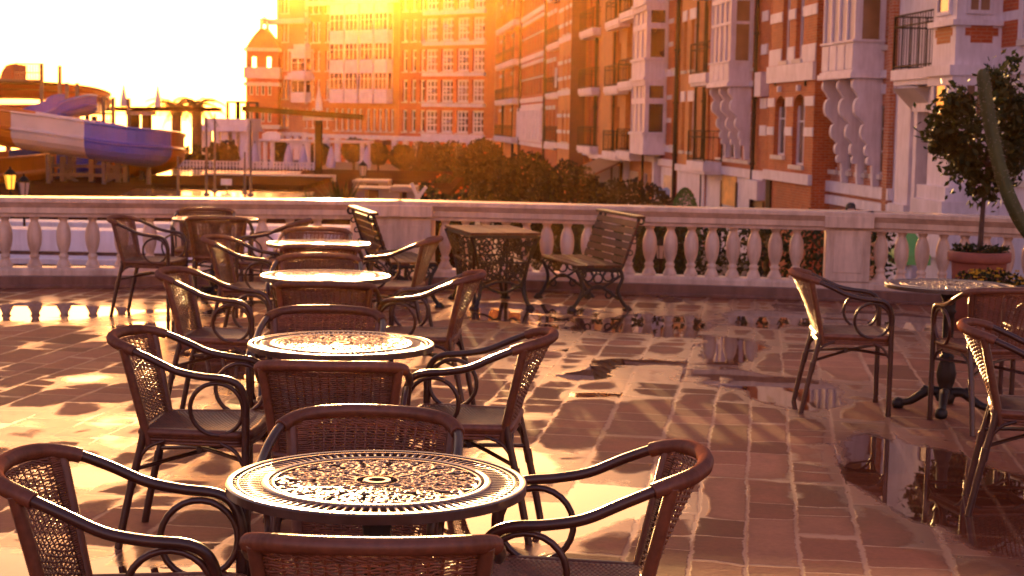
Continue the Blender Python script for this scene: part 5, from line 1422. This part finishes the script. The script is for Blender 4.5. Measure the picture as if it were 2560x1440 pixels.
def slides():
    # near chute: bottom line of the flume
    h = 1.0
    r = thing('water_slide', 'lower water slide with orange, cream and blue flume sections swinging round in front', 'water slide', A(220, 400, 45))
    pts = [A(-330, 340, 52), A(-190, 335, 47.5), A(-70, 352, 45.6), A(60, 372, 45), A(225, 396, 45), A(345, 415, 45.2)]
    pts += [Vector((A(384, 424, 46.3).x, 46.7, A(384, 424, 46.3).z)), Vector((A(375, 434, 49).x, 49.2, A(425, 436, 49).z)), Vector((A(330, 440, 51).x, 50.6, A(330, 440, 51).z)), Vector((A(210, 446, 51).x, 50.6, A(210, 446, 51).z)), Vector((A(100, 462, 49).x, 48.6, A(100, 462, 49).z)), Vector((A(20, 478, 46.5).x, 46.2, A(20, 478, 46.2).z)), Vector((A(-90, 484, 44).x, 44.2, A(-90, 490, 44).z))]
    pts = [p - Vector((0, 0, 0)) for p in pts]
    N_ = len(pts) - 1
    f = lambda i: i / N_
    flume(r, pts, [(0, f(3.0), 'slideO'), (f(3.0), f(4.02), 'slideW'), (f(4.02), f(5.3), 'slideB'), (f(5.3), f(8.2), 'slideO'), (f(8.2), f(10.1), 'slideB'), (f(10.1), 1, 'slideO')], 1.5, h)
    for x, y, Y in ((120, 395, 45), (260, 408, 45), (165, 420, 47.5), (372, 420, 45.5), (225, 455, 50), (330, 445, 50)):
        p = A(x, y, Y); mb = MB(); mb.tube([(p.x, Y, PZ), (p.x, Y, p.z + .1)], .07, 8); mb.build('support', M['steel'], r, rebase=True)
    # upper spiral
    r = thing('water_slide', 'upper orange red spiral slide curling at the top left', 'water slide', A(120, 260, 54))
    pts = [A(-260, 262, 50), A(-120, 250, 51), A(20, 246, 52), A(120, 250, 52.5), A(195, 260, 53.5), A(228, 273, 56), A(210, 288, 59), A(140, 296, 60.5), A(40, 298, 60), A(-60, 300, 57), A(-160, 318, 53), A(-190, 330, 49)]
    N2 = len(pts) - 1
    flume(r, pts, [(0, 3.2 / N2, 'slideR'), (3.2 / N2, 6 / N2, 'slideR'), (6 / N2, 1, 'slideO')], 1.2, .52)
    mb = MB(); q = [A(8, 202, 52), A(14, 180, 52), A(24, 165, 52), A(38, 160, 52), (A(38, 202, 52))]
    mb.prism([(p.x, p.z) for p in q], lambda a, b, w: (a, w, b), 51.6, 53.2); mb.build('tunnel_mouth', M['slideR'], r, rebase=True)
    for x, y in ((60, 300), (150, 300), (235, 290), (20, 290)):
        p = A(x, y, 56); mb = MB(); mb.tube([(p.x, 56, PZ), (p.x, 56, p.z)], .1, 8); mb.build('support', M['steel'], r, rebase=True)
    # blue ramp
    r = thing('water_slide', 'short blue water slide with pale edges running down from the railed platform', 'water slide', A(150, 290, 48))
    pts = [A(206, 290, 50), A(180, 290, 49.5), A(150, 299, 49), A(112, 318, 48.6), A(72, 336, 48), A(40, 342, 47.6)]
    flume(r, pts, [(0, 1, 'slideB')], 1.0, .62)
    for x in (185, 130):
        p = A(x, 320, 49); mb = MB(); mb.tube([(p.x, 49, PZ), (p.x, 49, p.z + .1)], .06, 8); mb.build('support', M['steel'], r, rebase=True)
    # platforms, stair frames and railings
    r = thing('slide_tower', 'steel stair tower with pale railings between the water slides', 'slide tower', (A(230, 400, 50).x, 50, PZ))
    zz = lambda y: A(200, y, 50).z; X = lambda x: A(x, 300, 50).x
    mb = MB()
    for x, y in ((105, 160), (150, 205), (168, 208), (218, 238), (283, 242)):
        m_ = MB(); m_.box(X(x) - .05, X(x) + .05, 49.95, 50.05, PZ, zz(y)); m_.build('post', M['steel'], r, rebase=True)
    for x, y in ((150, 205), (218, 238), (283, 242), (105, 160)): m_ = MB(); m_.box(X(x) - .05, X(x) + .05, 51.95, 52.05, PZ, zz(y)); m_.build('post', M['steel'], r, rebase=True)
    for x0, x1, y in ((-40, 105, 205), (150, 218, 330), (218, 283, 318), (218, 283, 330)): mb.box(X(x0), X(x1), 49.94, 50.06, zz(y) - .05, zz(y) + .05)
    for i in range(5): mb.bar((X(110 + 45 * i), 50, zz(495)), (X(150 + 45 * i), 50, zz(400)), .07)
    mb.build('steel_frame', M['steel'], r, rebase=True)
    mb = MB()
    mb.box(X(-60), X(105), 49.9, 52.1, zz(212), zz(206)); mb.box(X(214), X(287), 49.9, 52.1, zz(324), zz(319)); mb.box(X(150), X(220), 50.1, 52.1, zz(316), zz(310))
    mb.build('platform', M['deck'], r, rebase=True)
    for x0, x1, yt, yb in ((40, 105, 162, 206), (218, 283, 244, 319), (218, 283, 284, 319), (150, 215, 258, 312)):
        mb = MB()
        for y in (yt, (yt + yb) / 2): mb.bar((X(x0), 49.93, zz(y)), (X(x1), 49.93, zz(y)), .03)
        k = int((x1 - x0) / 6)
        for i in range(k + 1): mb.bar((X(x0 + (x1 - x0) * i / k), 49.93, zz(yb)), (X(x0 + (x1 - x0) * i / k), 49.93, zz(yt)), .022)
        mb.build('railing', M['steel'], r, rebase=True)
    r = thing('steel_scaffold', 'low rusty scaffold of posts, beams and braces below the water slides', 'scaffold', (A(260, 470, 47).x, 47, PZ))
    zz = lambda y: A(200, y, 46.5).z; X = lambda x: A(x, 450, 46.5).x
    mb = MB()
    def piece(nm, f):
        m_ = MB(); f(m_); m_.build(nm, M['steel'], r, rebase=True)
    for x in (128, 158, 230, 296, 315): piece('post', lambda m_: m_.box(X(x) - .07, X(x) + .07, 46.4, 46.6, PZ, zz(392)))
    for x in (128, 230, 315): piece('post', lambda m_: m_.box(X(x) - .06, X(x) + .06, 48.4, 48.6, PZ, zz(392)))
    for y in (437, 415, 460): piece('beam', lambda m_: m_.box(X(128), X(316), 46.42, 46.58, zz(y) - .05, zz(y) + .04))
    for x0, y0, x1, y1 in ((160, 440, 195, 494), (160, 435, 190, 395), (296, 437, 265, 494)): piece('brace', lambda m_: m_.bar((X(x0), 46.5, zz(y0)), (X(x1), 46.5, max(PZ, zz(y1))), .07))
slides()

# ------------------------------------------------------------------ pool deck furniture
def canopy(label, x0, y0, x1, y1, Y, cols, th):
    a, b = A(x0, y0, Y), A(x1, y1, Y); z = (a.z + b.z) / 2
    r = thing('cantilever_beam', label, 'pergola', ((a.x + b.x) / 2, Y, PZ), 0, 'dark cantilever beams by the pools')
    mb = MB(); mb.bar((a.x, Y, a.z), (b.x, Y, b.z), 1.1, th); mb.build('beam', M['beam'], r, rebase=True)
    for cx, w in cols:
        p = A(cx, y0, Y); mb = MB(); mb.box(p.x - w / 2, p.x + w / 2, Y - .15, Y + .15, PZ if Y < 62 else -3.1, z - th * .4); mb.build('post', M['beam'], r, rebase=True)
    p = A(sum(c[0] for c in cols) / len(cols), (y0 + y1) / 2, Y)
    mb = MB(); mb.box(p.x - .45, p.x + .45, Y - .4, Y + .4, z - th / 2 - .14, z - th / 2 - .005); mb.build('bracket', M['white'], r, rebase=True)
    mb = MB()
    for dx in ((-.3, .3) if len(cols) > 1 else (0,)): mb.lathe([(.12, 0), (.1, .3), (.01, .75)], (p.x + dx * 2, Y, z + th / 2), 8)
    mb.build('finial', M['white'], r, rebase=True)
canopy('long dark cantilever beam on a pair of posts behind the water slides', 225, 272, 548, 274, 58, [(337, .3), (367, .3)], .15)
canopy('dark T shaped beam on one thick post in front of the far brick houses', 612, 272, 905, 293, 52, [(797, .2)], .17)
def palm(label, x, ytop, Y, seed, lean, ybase=380):
    rn = random.Random(seed); p = A(x, ytop, Y); base = Vector((A(x, ytop, Y).x + lean, Y, -3.1 if Y > 62 else PZ))
    r = thing('palm_tree', label, 'palm', base, 0, 'palms by the sea')
    mb = MB(); mb.tube(smoothpath([base, base.lerp(p, .5) + Vector((lean * .1, 0, 0)), p], 6), [.26 - .05 * i / 12 for i in range(13)], 10); mb.build('trunk', M['bark'], r, rebase=True)
    mb = MB()
    for i in range(26):
        a = 2 * PI * i / 26 + rn.uniform(-.2, .2); el = rn.uniform(-.3, 1.2); L = rn.uniform(.9, 1.35); pts = []
        for k in range(9):
            t = k / 8; pts.append(p + Vector((math.cos(a) * L * t, math.sin(a) * L * t, L * (math.sin(el) * t - .75 * t * t))))
        mb.tube(pts, [.03 - .003 * k for k in range(9)], 4)
        for k in range(1, 9):
            d = (pts[k] - pts[k - 1]).normalized(); sd_ = d.cross(Vector((0, 0, 1))).normalized()
            for s_ in (-1, 1):
                for j in (0, .5):
                    q = pts[k - 1].lerp(pts[k], j); e = q + (sd_ * s_ * .8 + d * .7 - Vector((0, 0, .35))) * .38 * (1 - .5 * k / 9)
                    mb.add([q - d * .025, q + d * .025, e], [(0, 1, 2)])
    mb.build('fronds', M['leafP'], r, rebase=True)
palm('palm on the left of the two, its trunk rising behind the dark beam', 441, 268, 72, 2, 0.0)
palm('palm on the right with a long frond leaning to the right, beside the white pavilion', 492, 262, 72, 5, 0.0)
def pavilion():
    Y = 84; zz = lambda y: A(555, y, Y).z; X = lambda x: A(x, 340, Y).x
    r = thing('seaside_pavilion', 'low white pavilion with columns and an open roof frame, left of the domed tower', 'pavilion', (X(555), Y, -3.1))
    mb = MB(); mb.box(X(492), X(618), Y, Y + 5, zz(326), zz(312)); mb.box(X(490), X(620), Y - .3, Y + 5.3, zz(329), zz(326)); mb.box(X(506), X(618), Y + .4, Y + 4.6, zz(312), zz(296)); mb.build('roof_slab', M['white'], r, rebase=True)
    for x in (500, 518, 540, 566, 585, 606):
        mb = MB(); w = .28 if x > 560 else .16; mb.box(X(x) - w, X(x) + w, Y, Y + .5, -3.1, zz(329)); mb.build('column', M['white'], r, rebase=True)
    mb = MB(); mb.box(X(592), X(616), Y + .5, Y + 4, -3.1, zz(329)); mb.build('wall', M['white'], r, rebase=True)
    mb = MB()
    for y_ in (Y + .6, Y + 4):
        for x in (564, 588, 612): mb.box(X(x) - .07, X(x) + .07, y_ - .07, y_ + .07, zz(296), zz(255))
        mb.box(X(562), X(614), y_ - .08, y_ + .08, zz(256), zz(252))
    for x in (564, 588, 612): mb.box(X(x) - .06, X(x) + .06, Y + .6, Y + 4, zz(255.8), zz(252.5))
    mb.build('roof_frame', M['railiron'], r, rebase=True)
pavilion()
def hedge_row(label, x0, x1, yt, Y, seed, zb=-3.1, dens=900, mat='leafT', name='hedge'):
    rn = random.Random(seed); a, b = A(x0, yt, Y), A(x1, yt, Y)
    r = thing(name, label, 'hedge', ((a.x + b.x) / 2, Y, zb))
    mb = MB()
    for i in range(dens):
        t = rn.random(); x = a.x + (b.x - a.x) * t; top = a.z + .25 * math.sin(t * 17 + seed) + .12 * math.sin(t * 41)
        leafquad(mb, Vector((x, Y + rn.uniform(-.5, .5), zb + (top - zb) * (1 - rn.random() ** 1.6))), .3 if Y > 50 else .14, rn)
    mb.build('leaves', M[mat], r, rebase=True)
hedge_row('dark hedge at the edge of the sea, between the slides and the white pavilion', 440, 520, 384, 66, 3, -3.1, 1600)
hedge_row('dark hedge in front of the white pavilion', 528, 592, 372, 68, 6, -3.1, 1600)
def umbrella(x, y0, y1, Y, lab):
    p = A(x, y1, Y); q = A(x, y0, Y); r = thing('closed_parasol', lab, 'parasol', (p.x, Y, -3.1), 0, 'closed lavender parasols on the far promenade')
    h = q.z - p.z; z = p.z + 3.1
    mb = MB(); mb.lathe([(.2, z), (.27, z + .12 * h), (.2, z + .5 * h), (.12, z + .8 * h), (.05, z + h)], n=10, flut=5, fd=.25); mb.build('canopy', M['parasol'], r)
    mb = MB(); mb.tube([(0, 0, 0), (0, 0, z + h + .1)], .04, 8); mb.build('pole', M['steel'], r)
umbrella(721, 362, 414, 84, 'closed lavender parasol left of the white arch'); umbrella(758, 365, 416, 84, 'closed lavender parasol right of the white arch'); umbrella(828, 366, 420, 84, 'closed lavender parasol right of the dark beam post'); umbrella(917, 368, 422, 84, 'closed lavender parasol beside the small lamp'); umbrella(637, 358, 408, 84, 'closed lavender parasol at the foot of the domed tower')
# arch pavilion on the far promenade
def kiosk():
    Y = 100; zz = lambda y: A(740, y, Y).z; X = lambda x: A(x, 360, Y).x
    r = thing('arcade', 'white arcade with an arched opening and slim columns in front of the far brick houses', 'arcade', (X(725), Y, -3.1))
    mb = MB(); mb.box(X(640), X(925), Y, Y + 3, zz(356), zz(350)); mb.box(X(640), X(925), Y - .2, Y, zz(353), zz(349)); mb.build('roof_slab', M['white'], r, rebase=True)
    for x in (646, 662, 680, 770, 790, 905, 920):
        mb = MB(); mb.tube([(X(x), Y + .2, -3.1), (X(x), Y + .2, zz(356))], .14, 8); mb.build('column', M['white'], r, rebase=True)
    mb = MB(); poly = [(X(722), -3.1), (X(722), zz(356)), (X(756), zz(356)), (X(756), -3.1), (X(748), -3.1)]
    c = X(739); w = X(748) - c; zs = zz(378)
    poly += [(c + w * math.cos(PI * k / 10), zs + w * 1.1 * math.sin(PI * k / 10)) for k in range(11)] + [(X(730), -3.1)]
    mb.prism(poly, lambda p_, q, w_: (p_, w_, q), Y, Y + .4); mb.build('arch', M['white'], r, rebase=True)
    mb = MB(); mb.prism([(X(655), zz(350)), (X(700), zz(350)), (X(700), zz(336)), (X(688), zz(330)), (X(666), zz(330)), (X(655), zz(336))], lambda p_, q, w_: (p_, w_, q), Y + .1, Y + .6); mb.build('gable', M['white'], r, rebase=True)
kiosk()
def masts():
    for x, y0, Y, lab in ((516, 292, 40, 'slim steel mast at the left of the pool'), (537, 285, 42, 'slim steel mast second from the left by the pool'), (612, 380, 41, 'short slim mast right of the small white sign'), (627, 300, 40, 'tall slim mast right of the small white sign'), (445, 390, 38, 'short slim mast beside the end of the lower slide')):
        p = A(x, y0, Y); r = thing('mast', lab, 'mast', (p.x, Y, PZ), 0, 'slim masts around the pools')
        mb = MB(); mb.tube([(0, 0, 0), (0, 0, p.z - PZ)], [.035, .022], 8); mb.lathe([(.09, 0), (.09, .02), (.04, .06)], n=10); mb.build('pole', M['steel'], r)
masts()
def deckthings():
    # white railing beyond the far pool
    Y = 60.5; r = thing('white_railing', 'low white railing along the far edge of the pool deck', 'railing', (A(620, 410, Y).x, Y, PZ))
    a, b = A(450, 412, Y), A(800, 425, Y); mb = MB()
    for z in (.12, .26): mb.bar((a.x, Y, PZ + z), (b.x, Y, PZ + z), .04)
    k = 42
    for i in range(k + 1): x = a.x + (b.x - a.x) * i / k; mb.box(x - .03, x + .03, Y - .03, Y + .03, PZ, PZ + .28)
    mb.build('rail_bars', M['white'], r, rebase=True)
    # low dark decks with pale kerbs round the pools
    for (x0, x1, y_, Y0, Y1, h, lab) in ((622, 765, 455, 43.5, 50, .14, 'low timber deck with a pale edge between the two pools, right side'), (380, 618, 452, 43.5, 51, .1, 'low timber deck between the two pools, left side'), (350, 770, 470, 33.6, 35.4, .12, 'long low timber deck along the near edge of the pool')):
        a, b = A(x0, y_, Y0).x, A(x1, y_, Y0).x
        r = thing('timber_deck', lab, 'deck', ((a + b) / 2, Y0, PZ)); mb = MB()
        n = 12
        for i in range(n): mb.box(a, b, Y0 + (Y1 - Y0) * i / n, Y0 + (Y1 - Y0) * (i + .93) / n, PZ + h - .05, PZ + h)
        mb.box(a + .05, b - .05, Y0 + .06, Y1 - .06, PZ, PZ + h - .052); mb.build('planks', M['deck'], r, rebase=True)
        mb = MB(); mb.box(a - .06, b + .06, Y1 + .005, Y1 + .3, PZ, PZ + h + .05); mb.build('kerb', M['offwhite'], r, rebase=True)
    c = A(566, 456, 43); r = thing('small_sign', 'small blank white sign by the pool', 'sign', (c.x, 43, PZ))
    mb = MB(); mb.box(c.x - .14, c.x + .14, 42.97, 43.03, c.z - .07, c.z + .09); mb.build('sign_board', M['white'], r, rebase=True)
    mb = MB(); mb.tube([(c.x, 43.05, PZ), (c.x, 43.05, c.z)], .02, 6); mb.build('post', M['steel'], r, rebase=True)
    # pale stone blocks and the forked post
    for x0, x1, y0, y1, Y, lab in ((880, 972, 450, 466, 33, 'pale stone bench block beyond the balustrade, left of the pair'), (975, 1040, 466, 488, 30, 'pale stone bench block beyond the balustrade, nearer of the pair'), (885, 975, 468, 482, 31, 'low pale stone block in front of the bench block')):
        a, b = A(x0, y0, Y), A(x1, y1, Y); r = thing('stone_bench', lab, 'bench', ((a.x + b.x) / 2, Y, PZ if b.x < -1.7 else -3.1), 0, 'stone bench blocks')
        mb = MB(); mb.box(a.x, b.x, Y, Y + .9, b.z + .05, a.z); mb.build('seat', M['greystone'], r, rebase=True, bevel=.02)
        mb = MB(); zb = PZ if b.x < -1.7 else -3.1
        for t in (.15, .85): mb.box(a.x + (b.x - a.x) * t - .1, a.x + (b.x - a.x) * t + .1, Y + .1, Y + .8, min(zb, b.z), b.z + .049)
        mb.build('support', M['greystone'], r, rebase=True)
    c = A(1046, 480, 30); r = thing('forked_post', 'pale post with a forked top beyond the balustrade', 'post', (c.x, 30, -3.1))
    mb = MB(); mb.bar((c.x - .02, 30, -3.1), (c.x - .02, 30, c.z - .05), .07); mb.bar((c.x - .02, 30, c.z - .08), (c.x - .13, 30, c.z + .16), .06); mb.bar((c.x, 30, c.z - .1), (c.x + .14, 30, c.z + .1), .06); mb.build('post_body', M['offwhite'], r, rebase=True)
    p = A(907, 440, 36); lantern('garden_lamp', 'slim garden lamp with a pale lantern head, in front of the orange block', (p.x, 36, PZ), p.z - PZ, .2, False)
    # agave clump and flower beds
    rn = random.Random(31)
    for x, y, Y, s, lab in ((855, 470, 31, 1.0, 'spiky dark agave clump beyond the balustrade, left of the small lamp'), (770, 482, 33, .5, 'small spiky plant at the foot of the dark beam post')):
        p = A(x, y, Y); r = thing('agave', lab, 'plant', (p.x, Y, PZ)); mb = MB()
        for i in range(110):
            a = rn.uniform(0, 2 * PI); el = rn.uniform(.15, 1.4); L = rn.uniform(.5, .85) * s; d = Vector((math.cos(a) * math.cos(el), math.sin(a) * math.cos(el), math.sin(el))); sd_ = d.cross(Vector((0, 0, 1))).normalized() * .03 * s
            q = Vector((p.x, Y, PZ + .1)); mb.add([q - sd_, q + sd_, q + d * L * .6 + sd_ * .9, q + d * L, q + d * L * .6 - sd_ * .9], [(0, 1, 2, 3, 4)])
        mb.build('leaves', M['leafD'], r, rebase=True)
    for x0, x1, y, Y, lab, seed in ((1050, 1130, 452, 52, 'bed of low shrubs with orange flowers beside the street trees, farther of two', 41), (1040, 1190, 480, 38, 'bed of low shrubs with orange flowers beside the street trees, nearer of two', 42)):
        a, b = A(x0, y, Y), A(x1, y, Y); r = thing('flower_bed', lab, 'flower bed', ((a.x + b.x) / 2, Y, -3.1)); rn = random.Random(seed); mb = MB(); mf = MB()
        for i in range(2600):
            pnt = Vector((rn.uniform(a.x, b.x), Y + rn.uniform(-2, 2), 0)); pnt.z = -3.1 + (a.z + 3.1) * (1 - rn.random() ** 2.2 * .6) + .15 * math.sin(pnt.x * 5) ; leafquad(mb, pnt, .14, rn)
            if i % 40 == 0: leafquad(mf, pnt + Vector((0, -.1, .08)), .1, rn, None, .9)
        mb.build('leaves', M['leafT'], r, rebase=True); mf.build('blossoms', M['flowerO'], r, rebase=True)
    # stepped white planter walls just beyond the left balusters
    for x0, x1, Y, z0, z1, mt, lab in ((-8.5, -1.9, 19.3, -.02, .24, 'white', 'long white planter wall just beyond the left balusters, upper step'), (-8.5, -1.9, 18.7, -.12, -.05, 'white', 'low white kerb beyond the left balusters, below the planter wall')):
        r = thing('planter_wall', lab, 'low wall', ((x0 + x1) / 2, Y, PZ)); mb = MB(); mb.box(x0, x1, Y, Y + .5, z0, z1); mb.build('coping', M[mt], r, rebase=True, bevel=.01)
        mb = MB(); mb.box(x0 + .03, x1 - .03, Y + .04, Y + .46, PZ, z0 - .001); mb.build('wall', M['plinth'], r, rebase=True)
    r = thing('planter_wall', 'farther white planter wall beyond the left balusters, seen just under the handrail', 'low wall', (-5.5, 24, PZ)); mb = MB(); mb.box(-10, -2.2, 24, 24.6, PZ, .02); mb.build('wall', M['white'], r, rebase=True, bevel=.01)
deckthings()
# ------------------------------------------------------------------ evening haze
def haze():
    mb = MB(); mb.box(-95, 75, -8, 262, -6.2, 24.5)
    m = bpy.data.materials.new('evening_haze'); m.use_nodes = True; nt = m.node_tree; nt.nodes.clear()
    out = nt.nodes.new('ShaderNodeOutputMaterial'); v = nt.nodes.new('ShaderNodeVolumePrincipled')
    v.inputs['Color'].default_value = HAZECOL; v.inputs['Density'].default_value = HAZE; v.inputs['Anisotropy'].default_value = HAZEG
    nt.links.new(v.outputs[0], out.inputs['Volume'])
    o = mb.build('haze', m); tag(o, kind='stuff')
    m.volume_intersection_method = 'FAST' if hasattr(m, 'volume_intersection_method') else m
if HAZE > 0: haze()
SC.cycles.volume_bounces = 1
SC.cycles.max_bounces = 6; SC.cycles.glossy_bounces = 4; SC.cycles.diffuse_bounces = 3; SC.cycles.transmission_bounces = 2; SC.cycles.transparent_max_bounces = 4
SC.cycles.sample_clamp_indirect = 6.0
SC.cycles.use_denoising = True
